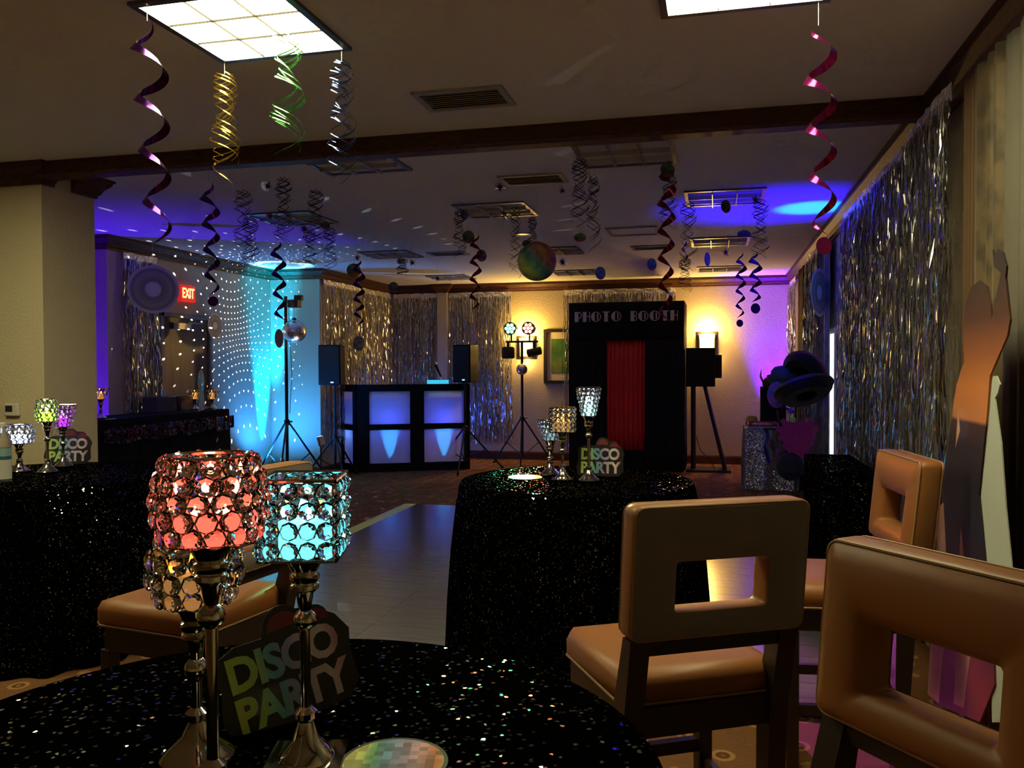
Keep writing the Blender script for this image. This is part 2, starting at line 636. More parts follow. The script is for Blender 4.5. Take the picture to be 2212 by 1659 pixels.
# ================================================================ dance floor
DF_X0, DF_X1, DF_Y0, DF_Y1 = -3.2, .62, 3.72, 8.5
M_PLANK = mat('vinyl_plank', (.45, .42, .37), .19, spec=1.0)
n, l, b = nt(M_PLANK)
oi = n.new('ShaderNodeObjectInfo')
tc = n.new('ShaderNodeTexCoord')
mp = n.new('ShaderNodeMapping')
mp.inputs['Scale'].default_value = (1.5, 22, 1)
l.new(tc.outputs['Object'], mp.inputs['Vector'])
tn = n.new('ShaderNodeTexNoise')
tn.inputs['Scale'].default_value = 2.5
tn.inputs['Detail'].default_value = 5
l.new(mp.outputs['Vector'], tn.inputs['Vector'])
l.new(oi.outputs['Random'], tn.inputs['Distortion'])
rr = ramp(n, [(.25, (.13, .125, .12)), (.75, (.19, .182, .17))])
l.new(tn.outputs['Fac'], rr.inputs['Fac'])
l.new(rr.outputs['Color'], b.inputs['Base Color'])
df = thing('dance_floor', 'pale plank dance floor laid on the carpet in the middle of the room', 'dance floor', ((DF_X0 + DF_X1) / 2, (DF_Y0 + DF_Y1) / 2, 0))
hx, hy = (DF_X1 - DF_X0) / 2, (DF_Y1 - DF_Y0) / 2
MB().box((-hx, -hy, .001), (hx, hy, .006)).build('underlay', mat('dark_underlay', (.05, .045, .04), .8), df)
rows, cols = 26, 3
pw, pl = 2 * hy / rows, 2 * hx / cols
me = MB().box((-pl / 2 + .0015, -pw / 2 + .0015, .006), (pl / 2 - .0015, pw / 2 - .0015, .012)).mesh('plank')
me.materials.append(M_PLANK)
for i in range(rows):
    for j in range(cols):
        link('plank', me, df, loc=(-hx + pl * (j + .5), -hy + pw * (i + .5), 0))
M_TAPE = mat('yellow_tape', (.80, .85, .10), .35)
tag(MB().box((DF_X0 - .08, DF_Y0 + 1.0, .0005), (DF_X0 + .05, DF_Y1, .0135)).build('edge_tape', M_TAPE), 'yellow-green tape strip along the edge of the dance floor', 'tape')

# ================================================================ foil fringe curtains
M_FOIL = mat('silver_foil', (.75, .74, .74), .14, .93)
n, l, b = nt(M_FOIL)
g = n.new('ShaderNodeNewGeometry')
rr = ramp(n, [(0, (.20, .20, .21)), (.4, (.50, .495, .505)), (.8, (.88, .87, .86)), (1, (.60, .63, .75))])
l.new(g.outputs['Random Per Island'], rr.inputs['Fac'])
l.new(rr.outputs['Color'], b.inputs['Base Color'])
M_FOILTOP = add_bump(mat('crinkled_foil', (.80, .79, .80), .42, .75), 22, .9, .03)
M_CLEAR = mat('clear_tape', (.8, .8, .8), .2, trans=.6)


def foil(label, p0, p1, zt, zb, n, nrm, spread=0.0, width=.008, seg_len=.055):
    p0, p1 = Vector(p0), Vector(p1)
    c = (p0 + p1) / 2
    t = thing('foil_curtain', label, 'foil curtain', (c.x, c.y, zb), 0, 'silver foil fringe curtains')
    d = (p1 - p0)
    ln = d.length
    d.normalize()
    nr = Vector(nrm)
    # header strip with crinkles
    mb = MB()
    k = max(6, int(ln / .06))
    vs = []
    for i in range(k + 1):
        s = -ln / 2 + ln * i / k
        for j, z in enumerate((zt - zb, zt - zb - .035, zt - zb - .085)):
            o = nr * (.012 + random.uniform(0, .016))
            vs.append(Vector((d.x * s, d.y * s, z + random.uniform(-.006, .006))) + Vector((o.x, o.y, 0)))
    fs = []
    for i in range(k):
        for j in range(2):
            fs.append((i * 3 + j, i * 3 + j + 1, i * 3 + j + 4, i * 3 + j + 3))
    mb.add(vs, fs).build('header_strip', M_FOILTOP, t)
    sb = MB()
    n = int(n * 1.35)
    for i in range(n):
        s = -ln / 2 + ln * (i + random.random()) / n
        dep = .012 + random.random() * .04
        z = zt - zb - .07
        end = random.uniform(0, .12)
        ang = random.uniform(-.7, .7)
        wd = width * random.uniform(.6, 1.3)
        drift = 0
        first = None
        ring = []
        sway = (s / (ln / 2)) * spread
        L0 = z - end
        while True:
            f = (L0 - (z - end)) / L0
            ca, sa = math.cos(ang), math.sin(ang)
            hx_ = (d * ca + nr * sa) * wd / 2
            base = d * (s + drift + sway * f) + nr * (dep + .02 * f)
            ring.append((Vector((base.x - hx_.x, base.y - hx_.y, z)), Vector((base.x + hx_.x, base.y + hx_.y, z))))
            if z <= end + 1e-4:
                break
            z = max(end, z - seg_len * random.uniform(.6, 1.4))
            ang += random.uniform(-.7, .7)
            ang *= .85
            drift += random.uniform(-.006, .006)
            dep = min(max(dep + random.uniform(-.008, .008), .008), .07)
        vv = [q for r in ring for q in r]
        sb.add(vv, [(2 * a, 2 * a + 1, 2 * a + 3, 2 * a + 2) for a in range(len(ring) - 1)])
    me = bpy.data.meshes.new('fringe')
    me.from_pydata(sb.v, [], sb.f)
    me.materials.append(M_FOIL)
    o = link('fringe', me, t)
    o['kind'] = 'stuff'
    return t


RX = XR - .09
foil('narrow silver foil curtain left of the door', (XL + .02, 7.45), (XL + .02, 7.98), ZC - .135, .85, 70, (1, 0), spread=.05)
foil('silver foil curtain on the wall behind the left loudspeaker', (BLK_X + .02, 10.50), (BLK_X + .02, YB - .13), ZC - .135, .35, 190, (1, 0))
foil('silver foil curtain behind the microphone, left of the pilaster', (BLK_X + .06, YB - .03), (px0 - .03, YB - .03), ZC - .135, .35, 95, (0, -1))
foil('silver foil curtain right of the pilaster, behind the right loudspeaker', (px1 + .02, YB - .03), (at(1106, 700, Y=YB).x, YB - .03), ZC - .14, .24, 130, (0, -1))
foil('silver foil curtain mostly hidden behind the photo booth', (-2.33, YB - .03), (-.60, YB - .03), ZC - .14, .1, 190, (0, -1))
foil('large silver foil curtain on the right wall beyond the beam', (XR - .1, 4.92), (XR - .1, 7.04), ZC - .15, .25, 300, (-1, 0))
foil('silver foil curtain on the right wall next to the paper figure', (XR - .1, 3.95), (XR - .1, 4.80), ZC - .12, .25, 120, (-1, 0))
foil('thin silver foil strip beside the grey record disc on the right wall', (XR - .1, 8.75), (XR - .1, 9.75), ZC - .15, .3, 70, (-1, 0))
foil('far silver foil strip in the corner, shining gold from the sconce', (XR - .03, 11.9), (XR - .03, 12.85), ZC - .13, .3, 80, (-1, 0))

# ---------------------------------------------------------------- drapes and window on the right wall


def drape(label, y0, y1, m, x=XR - .05, amp=.03, waves=6, z0=.02, z1=ZC - .14, grp=None):
    t = MB()
    n = max(24, waves * 8)
    vs = []
    for i in range(n + 1):
        y = y0 + (y1 - y0) * i / n
        a = amp * (math.sin(2 * PI * waves * i / n) * .7 + .3 * math.sin(2 * PI * waves * 2.3 * i / n + 1))
        for z, k in ((z0, 1.0), ((z0 + z1) / 2, .9), (z1 - .1, .8), (z1, .7)):
            vs.append((x - amp * .6 + a * k, y, z))
    fs = []
    for i in range(n):
        for j in range(3):
            fs.append((i * 4 + j, i * 4 + j + 1, i * 4 + j + 5, i * 4 + j + 4))
    t.add(vs, fs)
    me = bpy.data.meshes.new('drape')
    me.from_pydata(t.v, [], t.f)
    me.materials.append(m)
    me.polygons.foreach_set('use_smooth', [True] * len(me.polygons))
    o = link('drape', me)
    so = o.modifiers.new('s', 'SOLIDIFY')
    so.thickness = .004
    return tag(o, label, 'drape', grp)


M_OLIVE = color_noise(mat('olive_damask', (.20, .14, .06), .6, sheen=.3), 9, [(.4, (.07, .048, .02)), (.55, (.15, .10, .04))])
M_SHEER = mat('sheer_fabric', (.16, .145, .11), .8)
M_GREYD = color_noise(mat('grey_damask', (.22, .22, .26), .55), 9, [(.4, (.15, .15, .19)), (.6, (.28, .28, .33))])
M_TAN = mat('tan_drape', (.14, .08, .035), .7)
drape('dark brown drape edge beside the near foil curtain', 3.70, 3.92, M_TAN, waves=3, amp=.025)
drape('olive gold patterned drape behind the paper figure', 3.40, 3.72, M_OLIVE, waves=3)
drape('pale sheer drape at the right edge of the picture', 1.2, 3.42, M_SHEER, waves=16, amp=.02)
drape('grey patterned drape lit purple behind the grey record disc', 8.36, 9.9, M_GREYD, waves=9)
drape('dark brown drape at the far end of the right wall', 10.5, 11.2, M_TAN, waves=5)
drape('pale sheer drape between the far foil strips', 9.9, 10.52, M_SHEER, waves=5, amp=.02)
win = thing('window_1', 'slim strip of bright window showing between foil and drape', None, (XR, 8.2, .6))
struct(win)
MB().box((-.012, .06, 0), (-.002, .60, 1.2)).build('pane', mat('daylight_pane', (.8, .9, .95), .2, emit=(.85, 1.0, .98), estr=1.3), win)
MB().box((-.03, .0, -.03), (-.001, .06, 1.25)).box((-.03, .06, 1.2), (-.001, .62, 1.25)).build('window_frame', M_WHITEP, win)

# ================================================================ back wall pieces
M_WOODB = mat('black_wood_frame', (.02, .014, .01), .4)
q0, q1 = at(1175, 712, Y=YB), at(1240, 828, Y=YB)
pic = thing('framed_picture', 'dark framed green picture hanging beside the photo booth', 'picture', ((q0.x + q1.x) / 2 + .08, YB, (q0.z + q1.z) / 2))
a, c = (q1.x - q0.x) / 2 + .08, (q0.z - q1.z) / 2
f = .045
MB().box((-a, -.035, -c), (a, 0, -c + f)).box((-a, -.035, c - f), (a, 0, c)).box((-a, -.035, -c + f), (-a + f, 0, c - f)).box((a - f, -.035, -c + f), (a, 0, c - f)).build('frame', M_WOODB, pic)
MB().box((-a + f, -.012, -c + f), (a - f, -.004, c - f)).build('mat_board', mat('cream_mat', (.6, .52, .38), .8), pic)
MB().box((-a + .12, -.016, -c + .16), (a - .12, -.0122, c - .15)).build('print', color_noise(mat('green_print', (.05, .14, .03), .6), 3, [(.35, (.02, .07, .015)), (.55, (.05, .17, .03)), (.75, (.28, .22, .07))]), pic)

M_SHADE = mat('lit_sconce_shade', (1, .8, .4), .5, emit=(1.0, .70, .22), estr=5.0)


def sconce(x, z, label):
    s = thing('wall_sconce', label, 'wall lamp', (x, YB, z), 0, 'wall sconces')
    MB().box((-.15, -.02, -.19), (.15, 0, -.15)).box((-.15, -.02, .15), (.15, 0, .19)).box((-.15, -.02, -.15), (-.11, 0, .15)).box((.11, -.02, -.15), (.15, 0, .15)).build('back_frame', M_WOODB, s, bevel=.003)
    vs = []
    for zz, ww in ((-.14, .085), (.15, .12)):
        for i in range(9):
            an = PI * i / 8
            vs.append((-ww * math.cos(an), -.022 - .09 * math.sin(an), zz))
    fs = [(i, i + 1, 10 + i, 9 + i) for i in range(8)]
    MB().add(vs, fs).build('shade', M_SHADE, s, True)
    MB().box((-.11, -.06, -.165), (.11, -.004, -.142)).build('bracket', M_WOODB, s)
    # the lamp shines out of the open top and bottom of the shade
    point('sconce_bulb', (0, -.13, .22), P_SCONCE, (1.0, .58, .13), .04, s)
    point('sconce_bulb', (0, -.11, -.22), P_SCONCE * .14, (1.0, .58, .15), .04, s)
    return s


sconce(-2.95, 1.80, 'lit wall sconce behind the party light stand')
sconce(-.13, 1.83, 'lit wall sconce to the right of the photo booth')


# ================================================================ uplights on the floor
def uplight(label, loc, target, power, color, angle, blend, rad=.04, up=.16):
    t = thing('uplight', label, 'uplight', loc, 0, 'floor uplights')
    d = (Vector(target) - Vector(loc)).normalized()
    q = d.to_track_quat('Z', 'Y').to_matrix().to_4x4()
    T = Matrix.Translation((0, 0, .11)) @ q
    MB().lathe([(.045, -.07), (.07, -.06), (.075, .05), (.078, .06)], 16, mtx=T).build('housing', M_BLACK, t, True)
    MB().lathe([(.001, .0625), (.066, .0625)], 16, mtx=T).build('lens', mat('lens_' + label[:50], color, .3, emit=color, estr=6), t)
    MB().box((-.09, -.02, 0), (.09, .02, .012)).box((-.09, -.02, 0), (-.08, .02, .12)).box((.08, -.02, 0), (.09, .02, .12)).build('yoke', M_BLACK, t)
    s = spot('uplight_beam', T @ Vector((0, 0, .09)), T @ Vector((0, 0, 2)), power, color, angle, blend, rad, t)
    return t


uplight('cyan uplight on the floor by the left wall corner', (-5.88, 10.18, 0), (-6.01, 10.25, 2.7), P_CYAN, (.0, .42, 1.0), 26, .6)
spot('uplight_wash', (-5.60, 9.75, .3), (-5.72, 10.3, 1.5), 170, (.02, .24, 1.0), 150, 1.0, .08)


def ring_light(loc, power, color, a_in, a_out, inner):
    """wash fixture whose beam has a bright rim"""
    d = bpy.data.lights.new('uplight_ring', 'SPOT')
    d.energy = power
    d.color = color
    d.spot_size = math.radians(a_out * 2 + 6)
    d.spot_blend = .3
    d.shadow_soft_size = .01
    d.use_nodes = True
    n, l = d.node_tree.nodes, d.node_tree.links
    tc = n.new('ShaderNodeTexCoord')
    sp = n.new('ShaderNodeSeparateXYZ')
    l.new(tc.outputs['Normal'], sp.inputs[0])
    ab = n.new('ShaderNodeMath')
    ab.operation = 'ABSOLUTE'
    l.new(sp.outputs[2], ab.inputs[0])
    ac = n.new('ShaderNodeMath')
    ac.operation = 'ARCCOSINE'
    l.new(ab.outputs[0], ac.inputs[0])
    mr = n.new('ShaderNodeMapRange')
    mr.inputs['From Max'].default_value = math.radians(a_out + 3)
    l.new(ac.outputs[0], mr.inputs[0])
    t = a_out + 3
    r = ramp(n, [(0, (inner, inner, inner)), ((a_in - .6) / t, (inner, inner, inner)), (a_in / t, (1, 1, 1)), (a_out / t, (1, 1, 1)), ((a_out + 1.2) / t, (.12, .12, .12)), (1, (0, 0, 0))])
    l.new(mr.outputs[0], r.inputs['Fac'])
    l.new(r.outputs['Color'], n['Emission'].inputs['Strength'])
    o = bpy.data.objects.new('uplight_ring', d)
    COL.objects.link(o)
    o.location = loc
    o.rotation_euler = (PI, 0, 0)
    return o


ring_light((-5.52, 9.92, .25), 900, (.25, .75, 1.0), 6.2, 7.8, .12)
uplight('blue uplight hidden in the recess left of the bar', (-6.9, 6.7, 0), (-6.5, 7.24, 1.5), P_BLUE * 1.2, (.06, .0, 1.0), 100, .8)
uplight('blue uplight at the corner behind the gift table', (.86, 12.72, 0), (.92, 13.04, 2.5), P_BLUE * 7.0, (.10, .0, 1.0), 44, .9)
uplight('blue uplight by the right wall foil curtain', (.74, 7.10, 0), (.80, 7.55, 2.84), P_BLUE * 7.0, (.0, .16, 1.0), 15, .7)
spot('uplight_halo', (.70, 7.10, .25), (.5, 7.4, 2.84), P_BLUE * 3.0, (.02, .0, 1.0), 46, 1.0)


# ================================================================ tripod helper
def tripod_parts(t, zc, spread, hub, foot_z=.0, rot=0., pole_r=.018, top=None, lower=.12):
    MB().tube([(0, 0, lower), (0, 0, top)], pole_r, 10).build('pole', M_BLACK, t, True)
    MB().lathe([(.02, hub - .05), (.035, hub - .04), (.035, hub + .02), (.022, hub + .03)], 12).build('collar', M_BLACK, t, True)
    MB().tube([(.02, 0, hub + .0), (.075, 0, hub)], .012, 8).build('knob', M_BLACK, t)
    for k in range(3):
        a = rot + 2 * PI * k / 3
        ex_, ey = math.cos(a) * spread, math.sin(a) * spread
        lg = MB().tube([(math.cos(a) * .03, math.sin(a) * .03, hub - .02), (ex_, ey, .015)], .013, 8).build('leg', M_BLACK, t)
        MB().tube([(ex_ * .98, ey * .98, .03), (ex_ * 1.02, ey * 1.02, .0)], .018, 8).build('rubber_foot', M_BLACKP, lg)
        MB().tube([(math.cos(a) * .02, math.sin(a) * .02, lower + .03), (ex_ * .55, ey * .55, hub * .47)], .008, 6).build('brace', M_BLACK, t)


M_GRILLE = add_bump(mat('speaker_grille', (.010, .010, .011), .6, .2), 260, .6, .004, 'v')


def speaker(label, loc, rz, w=.34, h=.54, d=.32):
    t = thing('loudspeaker', label, 'loudspeaker', loc, rz, 'loudspeakers')
    poly = [(-w / 2, 0), (w / 2, 0), (w / 2 * .72, d), (-w / 2 * .72, d)]
    MB().prism(poly, 0, h, Matrix.Identity(4)).build('cabinet', M_BLACKP, t, bevel=.012)
    MB().box((-w / 2 + .015, -.012, .02), (w / 2 - .015, -.001, h - .02)).build('grille', M_GRILLE, t, bevel=.004)
    MB().box((.02, -.016, .03), (.06, -.0125, .045)).build('badge', mat('blue_led', (.2, .4, 1), .4, emit=(.3, .55, 1), estr=2.5), t)
    return t


def speaker_stand(label, x, y, top, rot, spread=.52, hub=.62):
    t = thing('speaker_stand', label, 'speaker stand', (x, y, 0), 0, 'tripod speaker stands')
    tripod_parts(t, 0, spread, hub, rot=rot, top=top)
    MB().lathe([(.03, top - .02), (.06, top - .006), (.06, top)], 12).build('top_plate', M_BLACK, t)
    return t


sl = at(716, 832, Y=10.28)
speaker_stand('tripod stand under the left loudspeaker', sl.x, 10.38, sl.z, 1.25, hub=.55, spread=.42)
speaker('left black loudspeaker on a tripod stand', (sl.x, 10.22, sl.z + .001), .12, w=.31)
sr = at(1003, 826, Y=11.5)
speaker_stand('tripod stand under the right loudspeaker', sr.x, 11.52, sr.z, -1.45, hub=.62, spread=.58)
speaker('right black loudspeaker on a tripod stand beside the party lights', (sr.x, 11.36, sr.z + .001), -.22, w=.29)

# ================================================================ DJ booth
BTH = math.radians(27)
dj = thing('dj_booth', 'black framed dj booth with glowing blue panels', 'dj booth', (-4.93, 10.92, 0), BTH)
M_SCRIM = mat('white_scrim', (.8, .8, .85), .8)
n, l, b = nt(M_SCRIM)
tr = n.new('ShaderNodeBsdfTranslucent')
tr.inputs['Color'].default_value = (.8, .8, .85, 1)
mxs = n.new('ShaderNodeMixShader')
mxs.inputs[0].default_value = .6
l.new(b.outputs[0], mxs.inputs[1])
l.new(tr.outputs[0], mxs.inputs[2])
l.new(mxs.outputs[0], n['Material Output'].inputs['Surface'])
ST = [(0, .17), (.75, .95), (1.53, 1.62)]
BH = 1.25
ZR = [(.0, .12), (.60, .68), (1.15, BH)]
for x0, x1 in ST:
    MB().box((x0, 0, 0), (x1, .05, BH)).build('upright', M_BLACKF, dj)
for z0, z1 in ZR:
    for (xa, xb) in ((.17, .75), (.95, 1.53)):
        MB().box((xa, .001, z0), (xb, .049, z1)).build('rail', M_BLACKF, dj)
for (xa, xb) in ((.17, .75), (.95, 1.53)):
    for za, zb_ in ((.12, .60), (.68, 1.15)):
        MB().box((xa, .02, za), (xb, .024, zb_)).build('scrim_panel', M_SCRIM, dj)
wg = Matrix.Rotation(math.radians(118), 4, 'Z')
for z0, z1 in ZR:
    MB().box((.0, .0, z0), (.36, .04, z1), wg).build('rail', M_BLACKF, dj)
MB().box((.32, 0, 0), (.38, .04, BH), wg).build('upright', M_BLACKF, dj)
MB().box((.0, 0, 0), (.06, .04, BH), wg).build('upright', M_BLACKF, dj)
for za, zb_ in ((.12, .60), (.68, 1.15)):
    MB().box((.06, .016, za), (.32, .02, zb_), wg).build('scrim_panel', M_SCRIM, dj)
MB().box((.05, .06, 1.05), (1.58, .5, 1.09)).build('desk', M_BLACK, dj)
for xx in (.08, 1.5):
    MB().box((xx, .44, 0), (xx + .04, .48, 1.05)).build('leg', M_BLACK, dj)
for xx in (.46, 1.24):
    # small blue cans on the floor inside the booth, just behind the cloth
    MB().lathe([(.03, .0), (.04, .03), (.045, .10)], 12, (xx, .10, 0)).build('booth_light', M_BLACK, dj, True)
    spot('booth_beam', (xx, .052, .115), (xx, .046, .62), 480, (.04, .48, 1.0), 40, .9, .012, dj)
point('booth_glow', (.45, .25, .74), 9.0, (.05, .10, 1.0), .12, dj)
point('booth_glow', (1.24, .25, .74), 9.0, (.05, .10, 1.0), .12, dj)
point('booth_glow', (-.02, .25, .55), 2.0, (.15, .4, 1.0), .06, dj)
dw = dj.matrix_basis if False else Matrix.Translation(dj.location) @ Matrix.Rotation(BTH, 4, 'Z')
lp = dw @ Vector((1.18, .2, 1.09))
lap = thing('laptop', 'open laptop with a glowing cyan edge on the dj booth', 'laptop', lp, BTH)
MB().box((-.16, 0, 0), (.16, .22, .015)).build('keyboard_base', M_BLACKP, lap)
MB().box((-.16, -.012, .003), (.16, -.001, .215)).build('screen', mat('laptop_cyan', (.1, .5, .6), .4, emit=(.05, .62, .95), estr=.9), lap)
mp_ = dw @ Vector((1.30, .42, 1.09))
mic = thing('microphone', 'black microphone on a short stand above the dj booth', 'microphone', mp_, BTH)
MB().lathe([(.07, 0), (.07, .012), (.01, .02)], 16).build('base', M_BLACK, mic, True)
MB().tube([(0, 0, .015), (-.03, 0, .2), (-.05, 0, .28)], .006).build('gooseneck', mat('chrome_thin', (.6, .6, .65), .2, 1), mic)
MB().tube([(-.04, 0, .26), (-.1, 0, .40), (-.115, 0, .435)], [.016, .02, .03], 10).build('handle', M_BLACKP, mic, True)
MB().ball((-.125, 0, .455), .03).build('mic_head', MATS['steel'], mic, True)

# ================================================================ mirror ball stand
q = at(617, 640, Y=9.72)
SX, SY = q.x, 9.72
ms = thing('mirror_ball_stand', 'tall tripod stand with a short arm holding the large mirror ball', 'stand', (SX, SY, 0))
tripod_parts(ms, 0, .56, .80, rot=-1.25, top=q.z, pole_r=.022)
MB().tube([(-.02, 0, q.z - .06), (.2, -.02, q.z - .09)], .014).build('arm', M_BLACK, ms)
MB().box((.06, -.07, q.z - .15), (.2, .05, q.z - .05)).box((.14, -.05, q.z - .06), (.24, .03, q.z + .01), Matrix.Translation((0, 0, 0))).build('motor', M_BLACK, ms, bevel=.01)
MB().tube([(.02, .03, q.z - .12), (.05, .05, 1.4), (.02, .04, .9)], .004, 6).build('cable', M_BLACKP, ms)
bq = at(636, 716, Y=9.72)
MBR = 25 / F_PX * 10.8
M_MIRROR = mat('mirror_tile', (.85, .85, .88), .22, 1.0)
ball = thing('mirror_ball', 'large mirror ball hanging from the tall stand', 'mirror ball', (bq.x, bq.y, bq.z))
me = MB().ball((0, 0, 0), MBR, 40, 20).mesh('tile_sphere')
me.materials.append(M_MIRROR)
link('tile_sphere', me, ball)
MB().lathe([(.02, MBR - .005), (.03, MBR + .01), (.01, MBR + .03)], 12).build('cap', M_BLACK, ball)
MB().tube([(0, 0, MBR + .02), (0, 0, q.z - .13 - bq.z)], .003, 6).build('chain', M_STRING, ball)


def dots_light(loc, power, step, dot, rot):
    d = bpy.data.lights.new('mirror_ball_dots', 'POINT')
    d.energy = power
    d.shadow_soft_size = .003
    d.use_nodes = True
    n, l = d.node_tree.nodes, d.node_tree.links
    em = n['Emission']
    tc = n.new('ShaderNodeTexCoord')
    sp = n.new('ShaderNodeSeparateXYZ')
    l.new(tc.outputs['Normal'], sp.inputs[0])

    def M(op, a, b=None):
        k = n.new('ShaderNodeMath')
        k.operation = op
        for i, v in enumerate((a, b)):
            if v is None:
                continue
            if isinstance(v, (int, float)):
                k.inputs[i].default_value = v
            else:
                l.new(v, k.inputs[i])
        return k.outputs[0]
    lat = M('DIVIDE', M('ARCSINE', sp.outputs[2]), step)
    row = M('FLOOR', lat)
    # tiles per row shrink with the cosine of the latitude, as on a real ball
    cs = M('COSINE', M('MULTIPLY', M('ADD', row, .5), step))
    cnt = M('MAXIMUM', M('ROUND', M('MULTIPLY', cs, 2 * PI / step)), 4)
    lon = M('MULTIPLY', M('ADD', M('DIVIDE', M('ARCTAN2', sp.outputs[1], sp.outputs[0]), 2 * PI), .5), cnt)
    a = M('ABSOLUTE', M('SUBTRACT', M('FRACT', lat), .5))
    b2 = M('ABSOLUTE', M('SUBTRACT', M('FRACT', lon), .5))
    r2 = M('ADD', M('MULTIPLY', a, a), M('MULTIPLY', b2, b2))
    msk = M('LESS_THAN', r2, dot * dot)
    # lamp pattern dimmed off the left side to weaken dots on the near ceiling
    side = M('MAXIMUM', M('MINIMUM', M('ADD', M('MULTIPLY', sp.outputs[0], -1.1), .12), 1.0), .10)
    l.new(M('MULTIPLY', msk, side), em.inputs['Strength'])
    em.inputs['Color'].default_value = (.92, .96, 1.0, 1)
    o = bpy.data.objects.new('mirror_ball_dots', d)
    COL.objects.link(o)
    o.location = loc
    o.rotation_euler = rot
    return o


# added point lamp beside the ball, patterned to imitate the mirror tiles' reflections
dots_light((bq.x - MBR * .80, bq.y - MBR * .80, bq.z + .0), 1900, math.radians(6.0), .064, (.10, -.14, .3))

# pin spot clamped low beside the booth, aimed at the mirror ball
pq = at(693, 952, Y=9.55)
ps_ = thing('pin_spot', 'small white-lit pin spot between the mirror ball stand and the dj booth', 'stage light', (pq.x, pq.y, 0))
MB().tube([(0, 0, .0), (0, 0, pq.z - .06)], .01).lathe([(.12, 0), (.12, .012), (.02, .02)], 16).build('floor_stand', M_BLACK, ps_)
_d = (Vector((bq.x, bq.y, bq.z)) - Vector(pq)).normalized()
_T = Matrix.Translation((0, 0, pq.z)) @ _d.to_track_quat('Z', 'Y').to_matrix().to_4x4()
MB().lathe([(.03, -.07), (.04, -.06), (.045, .05)], 14, mtx=_T).build('barrel', mat('grey_can', (.4, .4, .42), .4, .5), ps_, True)
MB().lathe([(.001, .052), (.04, .052)], 14, cap=False, mtx=_T).build('lens', mat('pin_lens', (1, 1, 1), .3, emit=(1, .97, .9), estr=6), ps_)
spot('pin_beam', _T @ Vector((0, 0, .07)), _T @ Vector((0, 0, 1)), 60, (1, .97, .92), 18, .3, .03, ps_)

# ================================================================ party light stand
q = at(1128, 905, Y=12.3)
LX, LY = q.x, 12.3
ls = thing('party_light_stand', 'tripod stand carrying the red and green party lights', 'light stand', (LX, LY, 0))
zb = at(1128, 738, Y=LY).z
tripod_parts(ls, 0, .52, .72, rot=-1.4, top=zb, pole_r=.02)
MB().tube([(-.25, 0, zb), (.25, 0, zb)], .016).build('crossbar', M_BLACK, ls)


def par(label, x, z, color, name, power):
    t = thing('party_light', label, 'stage light', (LX + x, LY - .02, z), 0, 'party lights')
    R90 = Matrix.Rotation(PI / 2, 4, 'X')
    MB().lathe([(.05, -.12), (.085, -.10), (.095, .03), (.1, .05)], 20, mtx=R90).build('can', M_BLACK, t, True)
    MB().lathe([(.001, .048), (.096, .048)], 20, cap=False, mtx=R90).build('lens', mat(name, color, .3, emit=color, estr=3), t)
    me = MB().ball((0, 0, 0), .026, 8, 5).mesh('led')
    me.materials.append(mat(name + '_led', (1, 1, 1), .3, emit=tuple(.15 + .85 * c for c in color), estr=5))
    for i in range(7):
        a = 2 * PI * i / 6
        rr_ = .058 if i < 6 else 0
        link('led', me, t, loc=(rr_ * math.cos(a), -.052, rr_ * math.sin(a)))
    MB().box((-.105, -.012, -.01), (-.095, .012, .01)).box((.095, -.012, -.01), (.105, .012, .01)).tube([(0, .04, -.09), (0, .04, zb - z + .0)], .012).build('bracket', M_BLACK, t)
    spot('party_beam', (0, -.13, 0), (1.95, -8.0, -1.0), power, color, 17, .9, .09, t)
    return t


zp = at(1104, 710, Y=LY).z
par('green party light on the crossbar in front of the sconce', at(1104, 710, Y=LY).x - LX, zp, (.02, 1.0, .35), 'green_lens', 1100)
par('red party light on the crossbar in front of the sconce', at(1143, 710, Y=LY).x - LX, zp, (1.0, .06, .02), 'red_lens', 1100)
for x, z, r_, lab, tilt in ((1098, 762, .10, 'round black drum light hanging under the green party light', 0), (1154, 760, .07, 'tilted black spotlight hanging under the red party light', 1)):
    p = at(x, z, Y=LY)
    t = thing('effect_light', lab, 'stage light', p)
    if not tilt:
        MB().lathe([(.08, -.09), (.1, -.08), (.1, .07), (.085, .09)], 18).build('drum', M_BLACK, t, True)
    else:
        MB().lathe([(.045, -.11), (.062, -.1), (.062, .1), (.05, .11)], 16, mtx=Matrix.Rotation(PI / 2 - .2, 4, 'Y')).build('drum', M_BLACK, t, True)
    MB().box((-.02, -.015, .06), (.02, .015, zb - p.z)).build('clamp', M_BLACK, t)
p = at(1128, 798, Y=LY - .1)
sb_ = thing('mirror_ball', 'small dark mirror ball on the party light stand', 'mirror ball', (p.x, LY - .12, p.z))
me = MB().ball((0, 0, 0), .085, 24, 12).mesh('tile_sphere')
me.materials.append(M_MIRROR)
link('tile_sphere', me, sb_)
MB().tube([(0, 0, .08), (0, .10, .13)], .008).build('hanger', M_BLACK, sb_)
# magenta wash from the tilted spotlight across the dance floor
spot('effect_beam', at(1160, 760, Y=LY - .2), (.30, 4.10, 0), 7500, (1.0, .14, .85), 6.5, 1.0, .05)

# ================================================================ photo booth
pa, pb = at(1230, 655, Y=11.9), at(1477, 650, Y=11.9)
PX0, PX1, PZ = pa.x, pb.x, 2.41
bo = thing('photo_booth', 'black draped photo booth with a red curtain in its doorway', 'photo booth', ((PX0 + PX1) / 2, 11.9, 0))
hw = (PX1 - PX0) / 2
cxm = (PX0 + PX1) / 2
d0, d1 = at(1310, 735, Y=11.9).x - cxm, at(1393, 735, Y=11.9).x - cxm
dzt, dzb = 1.865, .30


